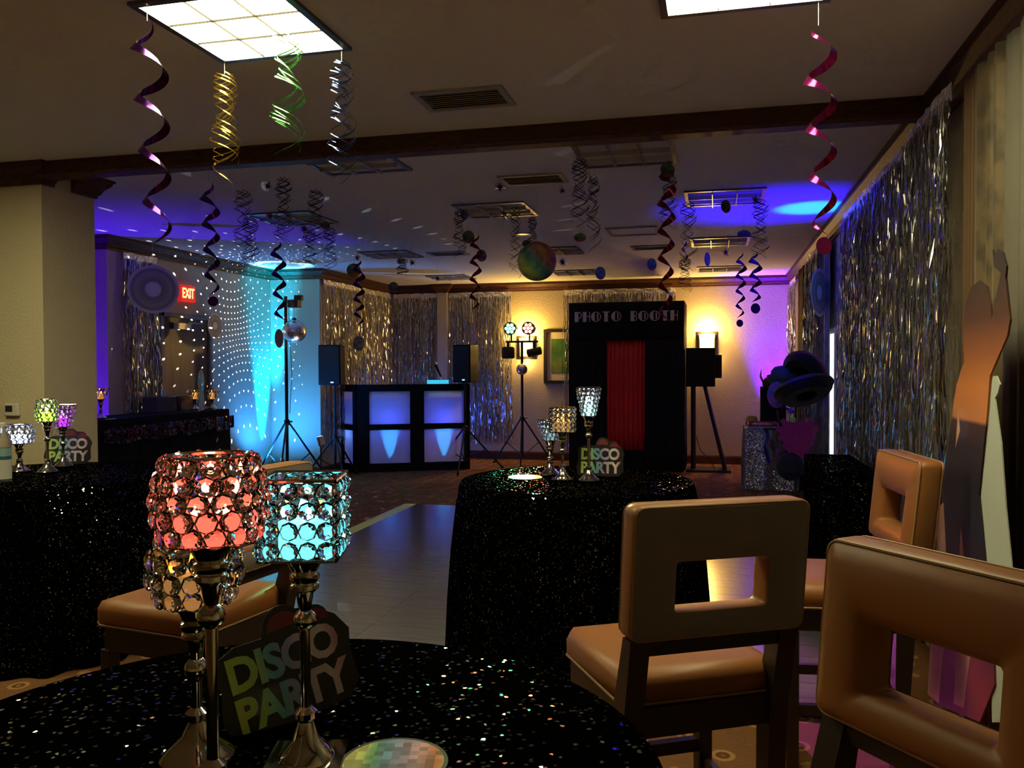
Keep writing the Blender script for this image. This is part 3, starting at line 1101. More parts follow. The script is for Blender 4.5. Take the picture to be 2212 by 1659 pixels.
def folded(y, x0, x1, z0, z1, amp, waves, name, m, parent, axis='x', thick=.012, flare=0.):
    mb = MB()
    n = max(12, int(waves * 8))
    vs = []
    for i in range(n + 1):
        s = i / n
        for j in range(6):
            f = j / 5
            a = amp * math.sin(2 * PI * waves * s + .7 * math.sin(3 * f)) * (1.0 - .5 * f) - flare * (1 - f) ** 2
            if axis == 'x':
                vs.append((x0 + (x1 - x0) * s, y + a, z0 + (z1 - z0) * f))
            else:
                vs.append((y - a, x0 + (x1 - x0) * s, z0 + (z1 - z0) * f))
    fs = [(i * 6 + j, i * 6 + j + 1, i * 6 + j + 7, i * 6 + j + 6) for i in range(n) for j in range(5)]
    mb.add(vs, fs)
    o = mb.build(name, m, parent, True)
    so = o.modifiers.new('s', 'SOLIDIFY')
    so.thickness = thick
    so.offset = 0
    return o


folded(0, -hw, d0, .02, dzt, .012, 4, 'drape_panel', M_BLACKF, bo, flare=.05)
folded(0, d1, hw, .02, dzt, .012, 4, 'drape_panel', M_BLACKF, bo, flare=.10)
folded(0, -hw, hw, dzt, PZ, .004, 2, 'header_panel', M_BLACKF, bo)
folded(0, d0, d1, .02, dzb, .01, 2, 'drape_panel', M_BLACKF, bo)
folded(hw, 0, .9, .02, PZ, .015, 4, 'side_panel', M_BLACKF, bo, axis='y')
folded(-hw, 0, .9, .02, PZ, .015, 4, 'side_panel', M_BLACKF, bo, axis='y')
MB().box((-hw, .0, PZ - .03), (hw, .9, PZ)).build('roof_panel', M_BLACKF, bo)
folded(.04, d0 - .03, d1 + .03, dzb - .04, dzt + .02, .022, 9, 'door_curtain', mat('red_satin', (.80, .035, .035), .45), bo, thick=.004)['label'] = 'red pleated door curtain'
# art-deco lettering


def arc(cx, cy, r, a0, a1, n=12):
    return [(cx + r * math.cos(a0 + (a1 - a0) * i / n), cy + r * math.sin(a0 + (a1 - a0) * i / n)) for i in range(n + 1)]


def ring(cx, cy, r, t, a0, a1, n=12):
    return arc(cx, cy, r, a0, a1, n) + arc(cx, cy, r - t, a1, a0, n)


TH, THK, TW = .13, .048, .010


def deco(ch):
    h, k, t = TH, THK, TW
    if ch == 'P':
        return [[(0, 0), (k, 0), (k, h), (0, h)], ring(k, h * .66, h * .34, t, -PI / 2, PI / 2)], k + h * .34
    if ch == 'H':
        return [[(0, 0), (k, 0), (k, h), (0, h)], [(k, h * .5), (k + .035, h * .5), (k + .035, h * .5 + t), (k, h * .5 + t)], [(k + .035, 0), (k + .035 + t, 0), (k + .035 + t, h), (k + .035, h)]], k + .035 + t
    if ch == 'O':
        r = h / 2
        return [arc(r, r, r, PI / 2 + .25, 3 * PI / 2 - .25), ring(r, r, r, t, -PI / 2 - .3, PI / 2 + .3), [(r + .012, .022), (r + .03, .03), (r + .03, h - .03), (r + .012, h - .022)]], h
    if ch == 'T':
        return [[(.028, 0), (.028 + k, 0), (.028 + k, h - t), (.028, h - t)], [(0, h - t), (.104, h - t), (.104, h), (0, h)]], .104
    if ch == 'B':
        return [[(0, 0), (k, 0), (k, h), (0, h)], ring(k, h * .73, h * .27, t, -PI / 2, PI / 2), ring(k, h * .27, h * .27, t, -PI / 2, PI / 2)], k + h * .27
    return [], .09


M_SIGNW = mat('silver_letter', (.62, .60, .63), .5, .1)
word = 'PHOTO BOOTH'
gap = .014
tot = sum(deco(c)[1] + gap for c in word) - gap
sc_ = (2 * hw - .16) / tot
x = -tot * sc_ / 2
zl = at(1350, 683, Y=11.88).z - TH * sc_ / 2
for c in word:
    ps, wd = deco(c)
    if ps:
        mb = MB()
        for pl_ in ps:
            mb.prism(pl_, 0, .006, Matrix(((sc_, 0, 0, x), (0, 0, -1, -.012), (0, sc_, 0, zl), (0, 0, 0, 1))))
        mb.build('letter', M_SIGNW, bo)
    x += (wd + gap) * sc_

# black kiosk on its stand, right of the booth
ra, rb = at(1482, 752, Y=12.15), at(1545, 835, Y=12.15)
ks = thing('camera_kiosk', 'black camera kiosk box on a splayed stand right of the photo booth', 'kiosk', ((ra.x + rb.x) / 2, 12.15, 0))
kw = (rb.x - ra.x) / 2
MB().box((-kw, -.12, rb.z), (kw, .12, ra.z)).build('box', M_BLACKP, ks, bevel=.012)
MB().box((kw - .02, -.05, rb.z + .12), (kw + .09, .1, ra.z - .1)).build('side_box', M_BLACKP, ks, bevel=.008)
MB().tube([(-.10, 0, .03), (-.10, 0, rb.z)], .035, 10).build('pole', M_BLACK, ks)
for sx_, yy in ((.34, -.15), (.34, .15)):
    MB().tube([(.06, 0, rb.z), (sx_, yy, .03)], .028, 8).build('leg', M_BLACK, ks)
MB().box((-.2, -.2, 0), (.42, .2, .035)).build('base', M_BLACK, ks)
MB().tube([(-.06, -.05, .5), (0, -.06, .3), (.15, -.08, .15), (.2, -.1, .03)], .005, 6).build('cable', M_BLACKP, ks)
# ================================================================ chairs
M_LEATHER = mat('tan_leather', (.30, .112, .027), .46)
n, l, b = nt(M_LEATHER)
tc = n.new('ShaderNodeTexCoord')
ck = n.new('ShaderNodeTexChecker')
ck.inputs['Scale'].default_value = 260
l.new(tc.outputs['Object'], ck.inputs['Vector'])
bp = n.new('ShaderNodeBump')
bp.inputs['Strength'].default_value = .25
bp.inputs['Distance'].default_value = .002
l.new(ck.outputs['Fac'], bp.inputs['Height'])
l.new(bp.outputs['Normal'], b.inputs['Normal'])
M_BACKC = add_bump(mat('grey_brown_cloth', (.24, .21, .19), .6, spec=.4), 420, .3, .002, 'v')
M_PIPE = mat('leather_piping', (.36, .2, .09), .5)
M_DKWOOD = mat('espresso_wood', (.028, .016, .010), .4)


def lean(z):
    return -.02 - .10 * max(0, z - .60)


def rounded(w0, w1, h0, h1, r, n=4):
    pts = []
    for cx_, cy_, a0 in ((w1 - r, h1 - r, 0), (w0 + r, h1 - r, PI / 2), (w0 + r, h0 + r, PI), (w1 - r, h0 + r, 3 * PI / 2)):
        for i in range(n + 1):
            a = a0 + PI / 2 * i / n
            pts.append((cx_ + r * math.cos(a), cy_ + r * math.sin(a)))
    return pts


def make_chair():
    t = thing('counter_chair', 'x', 'chair', (0, 0, 0), 0, 'tan leather counter chairs')
    # padded backrest with a window in it: concentric rings swept over a puffed section
    outer = rounded(-.25, .25, .80, 1.15, .025)
    inner = rounded(-.125, .135, .872, 1.0, .012)
    cx_, cz_ = .005, .95
    N = len(outer)
    sec = []   # (mix outer->inner, y offset)
    th = .045
    for u, y in ((.0, -th * .55), (.0, th * .55), (.05, th * .9), (.25, th * 1.12), (.5, th * 1.18), (.75, th * 1.1), (.95, th * .85), (1, th * .5), (1, -th * .5), (.95, -th * .85), (.75, -th * 1.05), (.5, -th * 1.1), (.25, -th * 1.05), (.05, -th * .9)):
        sec.append((u, y))
    vs = []
    for u, y in sec:
        for i in range(N):
            x = outer[i][0] * (1 - u) + inner[i][0] * u
            z = outer[i][1] * (1 - u) + inner[i][1] * u
            vs.append((x, lean(z) + y, z))
    K = len(sec)
    fs = [(a * N + i, a * N + (i + 1) % N, ((a + 1) % K) * N + (i + 1) % N, ((a + 1) % K) * N + i) for a in range(K) for i in range(N)]
    br = MB().add(vs, fs).build('backrest', M_LEATHER, t, True)
    br.data.set_sharp_from_angle(angle=math.radians(75))
    # the outside of the back is covered in a greyer cloth
    vs = []
    for u, y in ((.03, -th * .88), (.25, -th * 1.09), (.5, -th * 1.14), (.75, -th * 1.09), (.97, -th * .84)):
        for i in range(N):
            x = outer[i][0] * (1 - u) + inner[i][0] * u
            z = outer[i][1] * (1 - u) + inner[i][1] * u
            vs.append((x, lean(z) + y, z))
    MB().add(vs, [(a * N + i, a * N + (i + 1) % N, (a + 1) * N + (i + 1) % N, (a + 1) * N + i) for a in range(4) for i in range(N)]).build('back_panel', M_BACKC, t, True)['label'] = 'grey-brown cloth on the outside of the back'
    for sy in (-1, 1):
        pts = [(x, lean(z) + sy * th * .86, z) for x, z in rounded(-.245, .245, .803, 1.147, .025)]
        MB().tube(pts + pts[:1], .0035, 6).build('piping', M_PIPE, br)
    # seat cushion
    so = [(-.235, -.0), (.235, .0), (.245, .42), (.22, .46), (-.22, .46), (-.245, .42)]
    mb = MB()
    secs = ((.96, .60), (1.0, .615), (1.0, .655), (.96, .68), (.8, .692), (.4, .70))
    vs = []
    for k, z in secs:
        for x, y in so:
            vs.append((x * k, .23 + (y - .23) * k, z))
    fs = [(a * 6 + i, a * 6 + (i + 1) % 6, (a + 1) * 6 + (i + 1) % 6, (a + 1) * 6 + i) for a in range(5) for i in range(6)]
    fs += [tuple(range(5, -1, -1)), tuple(30 + i for i in range(6))]
    seat = mb.add(vs, fs).build('seat', M_LEATHER, t, True)
    seat.data.set_sharp_from_angle(angle=math.radians(80))
    MB().tube([(x, y, .607) for x, y in so + so[:1]], .004, 6).build('piping', M_PIPE, seat)
    # frame
    for sx in (-1, 1):
        MB().prism([(.02, 0), (.055, .0), (.05, .6), (lean(.8) + .025, .80), (lean(.8) - .025, .80), (-.02, .58)], -.0275, .0275, Matrix(((0, 0, 1, sx * .215), (1, 0, 0, -.005), (0, 1, 0, 0), (0, 0, 0, 1)))).build('leg', M_DKWOOD, t)
        MB().box((sx * .215 - .0225, .385, 0), (sx * .215 + .0225, .43, .52)).build('leg', M_DKWOOD, t, bevel=.003)
        MB().box((sx * .215 - .012, .03, .20), (sx * .215 + .012, .40, .24)).build('stretcher', M_DKWOOD, t)
        MB().box((sx * .215 - .02, .03, .52), (sx * .215 + .02, .41, .60)).build('apron', M_DKWOOD, t)
    MB().box((-.2, -.01, .52), (.2, .03, .60)).build('apron', M_DKWOOD, t)
    MB().box((-.2, .39, .52), (.2, .425, .60)).build('apron', M_DKWOOD, t)
    MB().box((-.2, .0, .14), (.2, .03, .18)).build('stretcher', M_DKWOOD, t)
    MB().box((-.2, .395, .26), (.2, .425, .30)).build('footrest', M_DKWOOD, t)
    MB().box((-.2, lean(.78) - .018, .755), (.2, lean(.78) + .018, .805)).build('back_rail', M_DKWOOD, t)
    return t


proto = make_chair()
for i, (x, y, fx, fy, lab) in enumerate(((-.03, 2.28, -.485, .875, 'tan leather chair with its back to us in front of the middle table'),
                                         (.355, 1.585, -.766, -.643, 'tan leather chair at the bottom right corner, turned toward the near table'),
                                         (.655, 3.50, -.99, -.12, 'tan leather chair standing side-on by the dark table at the right wall'),
                                         (-1.62, 2.62, -.98, .17, 'tan leather chair behind the red candle holder, facing the left table'))):
    c_ = proto if i == 0 else copy_tree(proto)
    c_.location = (x, y, 0)
    c_.rotation_euler = (0, 0, math.atan2(fy, fx) - PI / 2)
    c_['label'] = lab


# ================================================================ tables under sequin cloths
def round_cloth(label, cx_, cy_, r, z, folds, seed, m=M_SEQ, flare=.07):
    rnd = random.Random(seed)
    ph = [rnd.uniform(0, 2 * PI) for _ in range(4)]
    N = 144
    prof = [(0.001, 0, 0), (r * .5, 0, 0), (r * .97, 0, 0), (r, -.006, .0), (r + .006, -.03, .1), (r + .01, -.12, .35), (r + .02, -.35, .7), (r + .03, -.6, .9), (r + .04, -z + .004, 1)]
    vs = []
    for rr_, dz_, f in prof:
        for k in range(N):
            a = 2 * PI * k / N
            w_ = (math.sin(folds * a + ph[0]) * .6 + .4 * math.sin((folds * 1.7) // 1 * a + ph[1]) + .25 * math.sin(3 * a + ph[2]))
            q_ = rr_ + (w_ * .5 + .35) * flare * f
            vs.append((q_ * math.cos(a), q_ * math.sin(a), dz_))
    fs = [(i * N + k, i * N + (k + 1) % N, (i + 1) * N + (k + 1) % N, (i + 1) * N + k) for i in range(len(prof) - 1) for k in range(N)]
    fs.append(tuple(range(N)))
    o = MB().add([(x, y, z + zz) for x, y, zz in vs], fs).build('sequin_tablecloth', m, None, True)
    o.location = (cx_, cy_, 0)
    return tag(o, label, 'tablecloth', 'round tables under black sequin cloths')


NT = (-.66, 1.085)
MT = (-.71, 4.30)
LT = (-3.62, 3.87)
round_cloth('black sequin cloth over the near round table at the bottom', *NT, .605, ZT, 16, 1)
round_cloth('black sequin cloth over the round table in the middle of the room', *MT, .60, ZT, 17, 2)
round_cloth('black sequin cloth over the round table at the left edge', *LT, .62, ZT, 15, 3)


def box_cloth(name, label, x0, x1, y0, y1, z, m, cat='tablecloth', amp=.03, waves=9, tagit=True, rz=0.):
    cx_, cy_ = (x0 + x1) / 2, (y0 + y1) / 2
    per = rounded(x0 - cx_, x1 - cx_, y0 - cy_, y1 - cy_, .03, 3)
    dense = []
    for i in range(len(per)):
        a_, b_ = Vector(per[i]), Vector(per[(i + 1) % len(per)])
        k = max(1, int((b_ - a_).length / .02))
        for j in range(k):
            dense.append(a_ + (b_ - a_) * j / k)
    N = len(dense)
    vs = []
    prof = ((0, 0), (-.012, .15), (-.2, .5), (-z * .6, .8), (-z + .003, 1))
    for dz_, f in prof:
        for i, p in enumerate(dense):
            nrm_ = p.normalized()
            o_ = (amp * (math.sin(2 * PI * waves * i / N) + .5 * math.sin(2 * PI * waves * 1.9 * i / N + 1) + .6)) * f
            vs.append((p.x + nrm_.x * o_, p.y + nrm_.y * o_, z + dz_))
    fs = [(a * N + i, a * N + (i + 1) % N, (a + 1) * N + (i + 1) % N, (a + 1) * N + i) for a in range(len(prof) - 1) for i in range(N)]
    fs.append(tuple(range(N)))
    o = MB().add(vs, fs).build(name, m, None, True)
    o.location = (cx_, cy_, 0)
    o.rotation_euler = (0, 0, rz)
    if tagit:
        tag(o, label, cat)
    return o


box_cloth('sequin_tablecloth', 'dark sequin cloth over the square table by the right wall', .57, .86, 4.85, 5.85, ZT, M_SEQ, amp=.008)

# ================================================================ crystal candle holders
M_CRYSTAL = mat('crystal_glass', (.95, .95, .96), .02, trans=1.0, ior=1.55)
BEAD = None


def bead_mesh():
    global BEAD
    if BEAD is None:
        b_ = MB().lathe([(.25, -.55), (.8, -.32), (1.0, 0), (.8, .32), (.3, .55)], 8)
        BEAD = b_.mesh('crystal_bead')
        BEAD.materials.append(M_CRYSTAL)
    return BEAD


def stem_profile(h):
    p = [(.010, .03), (.011, .06), (.017, .066), (.017, .074), (.008, .082)]
    p += [(.0075, h * .5), (.0085, h - .115), (.016, h - .108), (.018, h - .10), (.016, h - .092), (.009, h - .085), (.013, h - .06), (.021, h - .052), (.021, h - .046), (.018, h - .044), (.022, h - .036), (.022, h - .03), (.018, h - .028), (.028, h - .008), (.03, h)]
    return p


def holder(label, x, y, z_cup, h_cup, w, shape, color, glow, base='round', seed=0, rz=0., flare=1.0, bead_r=None, rows=None, beads=True, zt=ZT, wax_e=2.5, brass=False):
    t = thing('candle_holder', label, 'candle holder', (x, y, zt), rz, 'crystal candle holders')
    hs = z_cup - zt
    if base == 'round':
        MB().lathe([(.046, 0), (.054, .004), (.054, .009), (.048, .016), (.036, .026), (.022, .04), (.012, .062)], 28).build('base', M_SILVER, t, True)
    else:
        MB().box((-.056, -.056, 0), (.056, .056, .005)).lathe([(.042, .005), (.041, .010), (.032, .020), (.02, .034), (.012, .06)], 24).build('base', M_SILVER, t, True)
    MB().lathe(stem_profile(hs), 20).build('stem', M_SILVER, t, True)
    br = bead_r or w * .085
    rows = rows or max(3, int(round(h_cup / (br * 1.85))))
    R_ = w / 2

    def rad(f):
        if shape == 'barrel':
            return R_ * (.72 + .28 * math.sin(PI * (f * .82 + .12)))
        if shape == 'globe':
            return R_ * (.55 + .45 * math.sin(PI * (f * .8 + .12)))
        if shape == 'flare':
            return R_ * (.55 + .45 * f)
        return R_ * (flare + (1 - flare) * f)
    sq = shape in ('square', 'flare')

    def pt(f, u):
        r = rad(f) - br * .4
        if not sq:
            return Vector((r * math.cos(u * 2 * PI), r * math.sin(u * 2 * PI), 0)), Vector((math.cos(u * 2 * PI), math.sin(u * 2 * PI), 0))
        s = (u % 1) * 4
        k, v_ = int(s), s - int(s)
        a_ = [(1, -1), (1, 1), (-1, 1), (-1, -1)]
        p_ = Vector((a_[k][0] + (a_[(k + 1) % 4][0] - a_[k][0]) * v_, a_[k][1] + (a_[(k + 1) % 4][1] - a_[k][1]) * v_, 0)) * r
        nn = [(1, 0, 0), (0, 1, 0), (-1, 0, 0), (0, -1, 0)][k]
        return p_, (Vector(nn) * 2 + p_.normalized()).normalized()
    # metal rims
    for f, tr_ in ((1.0, .003), (0.0, .003)):
        pts = [pt(f, i / 32)[0] + Vector((0, 0, hs + f * h_cup)) for i in range(33)]
        MB().tube(pts, tr_, 6, cap=False).build('rim', M_SILVER, t, True)
    MB().lathe([(.028, hs), (rad(0) * .85, hs + .002), (rad(0) * .85, hs + .004)], 20).build('dish', M_SILVER, t, True)
    bm_ = bead_mesh()
    if beads:
        for i in range(rows):
            f = (i + .5) / rows
            per = 2 * PI * rad(f) if not sq else 8 * rad(f)
            cnt = max(6, int(per / (br * 1.95)))
            for k in range(cnt):
                u = (k + (.5 if i % 2 and not sq else 0) + (.5 if sq else 0)) / cnt
                p_, nn = pt(f, u)
                o = link('crystal_bead', bm_, t)
                o.location = p_ + Vector((0, 0, hs + f * h_cup))
                o.rotation_euler = nn.to_track_quat('Z', 'Y').to_euler()
                o.scale = (br, br, br)
    else:
        mb = MB()
        for i in range(rows):
            f = (i + .5) / rows
            cnt = 10
            for k in range(cnt):
                p_, nn = pt(f, (k + .5 * (i % 2)) / cnt)
                mb.ball(p_ + Vector((0, 0, hs + f * h_cup)), br, 6, 4)
        o = mb.build('crystal_beads', M_CRYSTAL, t)
        o['kind'] = 'stuff'
    # LED candle inside
    hr = rad(0) * .62
    wx = MB().lathe([(hr, hs + .006), (hr, hs + h_cup * .42), (hr * .7, hs + h_cup * .46), (.002, hs + h_cup * .40)], 18).build('led_candle', mat('wax_' + label[:50], color, .6, emit=color, estr=wax_e), t, True)
    MB().lathe([(.004, 0), (.009, .012), (.007, .024), (.001, .042)], 10, (0, 0, hs + h_cup * .43)).build('led_flame', mat('flame_' + label[:50], color, .5, emit=glow, estr=wax_e * 9), wx, True)
    point('candle_glow', (0, 0, hs + h_cup * .72), .30 * wax_e / 2.5 * (w / .15) ** 2, glow, .012, t)
    return t


RED, CYA, AMB = (1.0, .10, .06), (.12, .72, .85), (1.0, .40, .04)
holder('tall round crystal candle holder glowing red on the near table', -.635, .95, 1.278, .108, .148, 'barrel', RED, (1.0, .22, .12), bead_r=.0148, rows=5)
holder('square crystal candle holder glowing cyan on the near table', -.597, 1.13, 1.222, .115, .122, 'square', CYA, (.35, .95, 1.0), base='square', rz=.28, bead_r=.0142, rows=4)
holder('low round crystal candle holder with amber light on the near table', -.755, 1.09, 1.15, .108, .142, 'globe', (.9, .42, .12), AMB, bead_r=.0150, rows=4, wax_e=.4)
WHT = (.55, .80, .85)
holder('tall flared crystal candle holder glowing white on the middle table', -.63, 4.22, 1.245, .145, .125, 'flare', (.45, .8, .85), (.7, 1, 1), rz=.1, bead_r=.0115, rows=7, wax_e=2.2)
holder('square crystal candle holder with amber light on the middle table', -.775, 4.27, 1.16, .125, .135, 'square', (.6, .35, .12), AMB, base='square', rz=.15, bead_r=.0125, rows=5, wax_e=.6)
holder('small flared crystal candle holder at the left on the middle table', -.87, 4.42, 1.10, .11, .12, 'flare', (.3, .5, .55), (.6, .9, 1), rz=.6, bead_r=.0125, rows=5, wax_e=.9)
holder('crystal candle holder glowing green on the left table', -3.66, 3.93, 1.20, .125, .125, 'barrel', (.45, .85, .08), (.7, 1, .25), bead_r=.013, rows=5, wax_e=2.6)
holder('flared crystal candle holder glowing purple on the left table', -3.78, 4.18, 1.15, .13, .13, 'flare', (.45, .03, .9), (.6, .1, 1), rz=.4, bead_r=.013, rows=5, wax_e=2.2)
holder('low wide crystal candle holder glowing white on the left table', -3.84, 3.92, 1.075, .105, .165, 'barrel', (.6, .7, 1), (.8, .9, 1), bead_r=.0135, rows=4, wax_e=2.2)

# ================================================================ printed DISCO PARTY signs
M_CARD = mat('black_card', (.012, .010, .012), .4)
M_PRINT = mat('rainbow_print', (.5, .5, .5), .5)
n, l, b = nt(M_PRINT)
tc = n.new('ShaderNodeTexCoord')
sx_ = n.new('ShaderNodeSeparateXYZ')
l.new(tc.outputs['Object'], sx_.inputs[0])
mr = n.new('ShaderNodeMapRange')
mr.inputs['From Min'].default_value = -.11
mr.inputs['From Max'].default_value = .11
l.new(sx_.outputs[0], mr.inputs[0])
rr = ramp(n, [(0, (.45, .55, .08)), (.22, (.35, .55, .12)), (.38, (.12, .38, .50)), (.55, (.30, .28, .50)), (.75, (.62, .5, .6)), (.88, (.75, .65, .7)), (1, (.6, .3, .4))])
l.new(mr.outputs[0], rr.inputs['Fac'])
l.new(rr.outputs['Color'], b.inputs['Base Color'])
M_MAROON = mat('maroon_print', (.16, .012, .02), .5)
T1 = text_mesh('DISCO', .082, .0006, .0032, spacing=.92)
T2 = text_mesh('PARTY', .082, .0006, .0032, spacing=.92)
for me in (T1, T2):
    me.materials.append(M_PRINT)


def party_sign(label, x, y, rz, tilt=0., lean_=.18, s=1.0):
    t = thing('party_sign', label, 'sign', (x, y, ZT), rz, 'printed disco party table signs')
    R = Matrix.Rotation(tilt, 4, 'Y') @ Matrix.Rotation(-lean_, 4, 'X') @ Matrix(((1, 0, 0, 0), (0, 0, -1, 0), (0, 1, 0, 0), (0, 0, 0, 1))) @ Matrix.Scale(s, 4)
    out = [(-.115, .004), (.10, .002), (.125, .03), (.122, .09), (.13, .125), (.11, .16)] + arc(.07, .163, .028, .2, PI - .5, 6) + arc(.012, .175, .036, .1, PI - .2, 7) + [(-.03, .165), (-.08, .168), (-.125, .15), (-.118, .10), (-.128, .05)]
    MB().prism(out, -.002, .001, R).build('card', M_CARD, t)
    for me, z in ((T1, .117), (T2, .045)):
        o = link('lettering', me, t)
        o.matrix_local = R @ Matrix.Translation((0, z, .0022)) @ Matrix.Diagonal((.9, 1, 1, 1))
    MB().prism(arc(.012, .17, .03, 0, PI, 8), .0012, .002, R).prism(arc(.075, .158, .024, 0, PI, 8), .0012, .002, R).build('printed_figure', M_MAROON, t)
    MB().prism([(-.02, 0), (.02, 0), (.012, .1), (-.012, .1)], 0, .002, Matrix(((1, 0, 0, 0), (0, .0, 1, .06), (0, 1, 0, 0), (0, 0, 0, 1))) @ Matrix.Rotation(.5, 4, 'X')).build('easel_back', M_CARD, t)
    return t


party_sign('disco party sign leaning behind the candle holders on the near table', -.672, 1.255, math.radians(48), tilt=-.20, s=.92)
party_sign('disco party sign beside the candle holders on the middle table', -.60, 4.42, .05)
party_sign('disco party sign half hidden by candle holders on the left table', -3.86, 4.30, .45, s=1.05)

# round rainbow disco-ball cards lying on the tables
M_MOSAIC = mat('rainbow_mosaic', (.5, .5, .5), .3)
n, l, b = nt(M_MOSAIC)
tc = n.new('ShaderNodeTexCoord')
v1 = n.new('ShaderNodeTexVoronoi')
v1.distance = 'CHEBYCHEV'
v1.inputs['Scale'].default_value = 75
v1.inputs['Randomness'].default_value = .15
l.new(tc.outputs['Object'], v1.inputs['Vector'])
sx_ = n.new('ShaderNodeSeparateXYZ')
l.new(tc.outputs['Object'], sx_.inputs[0])
mr = n.new('ShaderNodeMapRange')
mr.inputs['From Min'].default_value = -.075
mr.inputs['From Max'].default_value = .075
l.new(sx_.outputs[0], mr.inputs[0])
rr = ramp(n, [(0, (.75, .80, .25)), (.15, (.70, .75, .22)), (.26, (.18, .45, .20)), (.4, (.18, .38, .62)), (.58, (.45, .35, .60)), (.75, (.75, .40, .50)), (.9, (.75, .20, .08)), (1, (.8, .35, .15))])
l.new(mr.outputs[0], rr.inputs['Fac'])
hs_ = n.new('ShaderNodeSeparateColor')
l.new(v1.outputs['Color'], hs_.inputs[0])
vv = n.new('ShaderNodeMapRange')
vv.inputs['To Min'].default_value = .45
vv.inputs['To Max'].default_value = 1.35
l.new(hs_.outputs[0], vv.inputs[0])
hv = n.new('ShaderNodeHueSaturation')
l.new(vv.outputs[0], hv.inputs['Value'])
l.new(rr.outputs['Color'], hv.inputs['Color'])
l.new(hv.outputs[0], b.inputs['Base Color'])


def card_disc(label, x, y, z, r, m_, rz=0.):
    t = thing('round_card', label, 'party card', (x, y, z), rz)
    MB().lathe([(r * 1.08, 0), (r * 1.08, .0015)], 40).build('border', mat('grey_border', (.06, .06, .065), .3), t)
    MB().lathe([(.0005, .0018), (r, .0018)], 40, cap=False).build('print', m_, t)
    return t


card_disc('round rainbow mosaic disco ball card lying on the near table', -.465, 1.15, ZT + .0005, .075, M_MOSAIC, .25)
q = at(1135, 1031, Z=ZT)
card_disc('round card shining yellow on the middle table', q.x, q.y, ZT + .0005, .085, mat('glossy_card', (.6, .6, .55), .08, .6))

# bottle at the left edge
q = at(8, 1040, Z=ZT)
bt = thing('water_bottle', 'clear plastic bottle with a white and teal label at the left edge', 'bottle', (q.x, q.y, ZT))
MB().lathe([(.036, 0), (.038, .01), (.038, .18), (.034, .21), (.02, .25), (.014, .262), (.014, .285)], 20).build('body', mat('clear_plastic', (.9, .9, .88), .08, trans=.9, ior=1.2), bt, True)
lb = mat('bottle_label', (.6, .6, .55), .5)
n, l, b = nt(lb)
tc = n.new('ShaderNodeTexCoord')
sx_ = n.new('ShaderNodeSeparateXYZ')
l.new(tc.outputs['Object'], sx_.inputs[0])
mr = n.new('ShaderNodeMapRange')
mr.inputs['From Min'].default_value = 0.02
mr.inputs['From Max'].default_value = .19
l.new(sx_.outputs[2], mr.inputs[0])
rr = ramp(n, [(0, (.55, .54, .5)), (.55, (.55, .54, .5)), (.56, (.02, .12, .18)), (.66, (.02, .12, .18)), (.67, (.25, .42, .42)), (1, (.2, .38, .40))], 'CONSTANT')
l.new(mr.outputs[0], rr.inputs['Fac'])
l.new(rr.outputs['Color'], b.inputs['Base Color'])
MB().lathe([(.0388, .015), (.0388, .175)], 20, cap=False).build('label', lb, bt, True)
MB().lathe([(.016, .286), (.016, .305), (.013, .307)], 16).build('cap', M_WHITEP, bt, True)

# ================================================================ bar table at the left
BX0, BX1, BY0, BY1, BZ = -5.87, -5.36, 6.35, 8.42, 1.03
cl = box_cloth('bar_tablecloth', 'long bar table under a black cloth before the exit door', BX0, BX1, BY0, BY1, BZ, M_BLACKF, amp=.02, waves=14)
ban = thing('foil_banner', 'dark shiny letter banner along the front of the bar table', 'banner', (BX1 + .05, (BY0 + BY1) / 2, BZ - .22))
M_BANF = add_bump(mat('black_foil', (.05, .05, .055), .16, 1.0), 9, .8, .05)
mb = MB()
vs = []
k = 48
L = BY1 - BY0
for i in range(k + 1):
    y = -L / 2 + L * i / k
    sag = .012 * math.cos(8 * PI * i / k)
    for z in (0 + sag, .07, .15):
        vs.append((random.uniform(-.004, .006), y, z))
mb.add(vs, [(i * 3 + j, i * 3 + j + 1, i * 3 + j + 4, i * 3 + j + 3) for i in range(k) for j in range(2)])
mb.build('band', M_BANF, ban)
M_BANL = mat('holographic_letter', (.45, .38, .42), .15, 1.0)
me = text_mesh('BOOGIE', .15, .001, .002, spacing=1.0)
me.materials.append(M_BANL)
for yy in (-.45, .45):
    o = link('lettering', me, ban)
    o.matrix_local = Matrix.Translation((.012, yy, .075)) @ Matrix(((0, 0, 1, 0), (1, 0, 0, 0), (0, 1, 0, 0), (0, 0, 0, 1))) @ Matrix.Diagonal((1.05, .8, 1, 1))


def on_bar(px, py):
    """point on the bar top seen at this pixel"""
    p = at(px, py, X=-5.62)
    return Vector((-5.62, p.y, BZ))


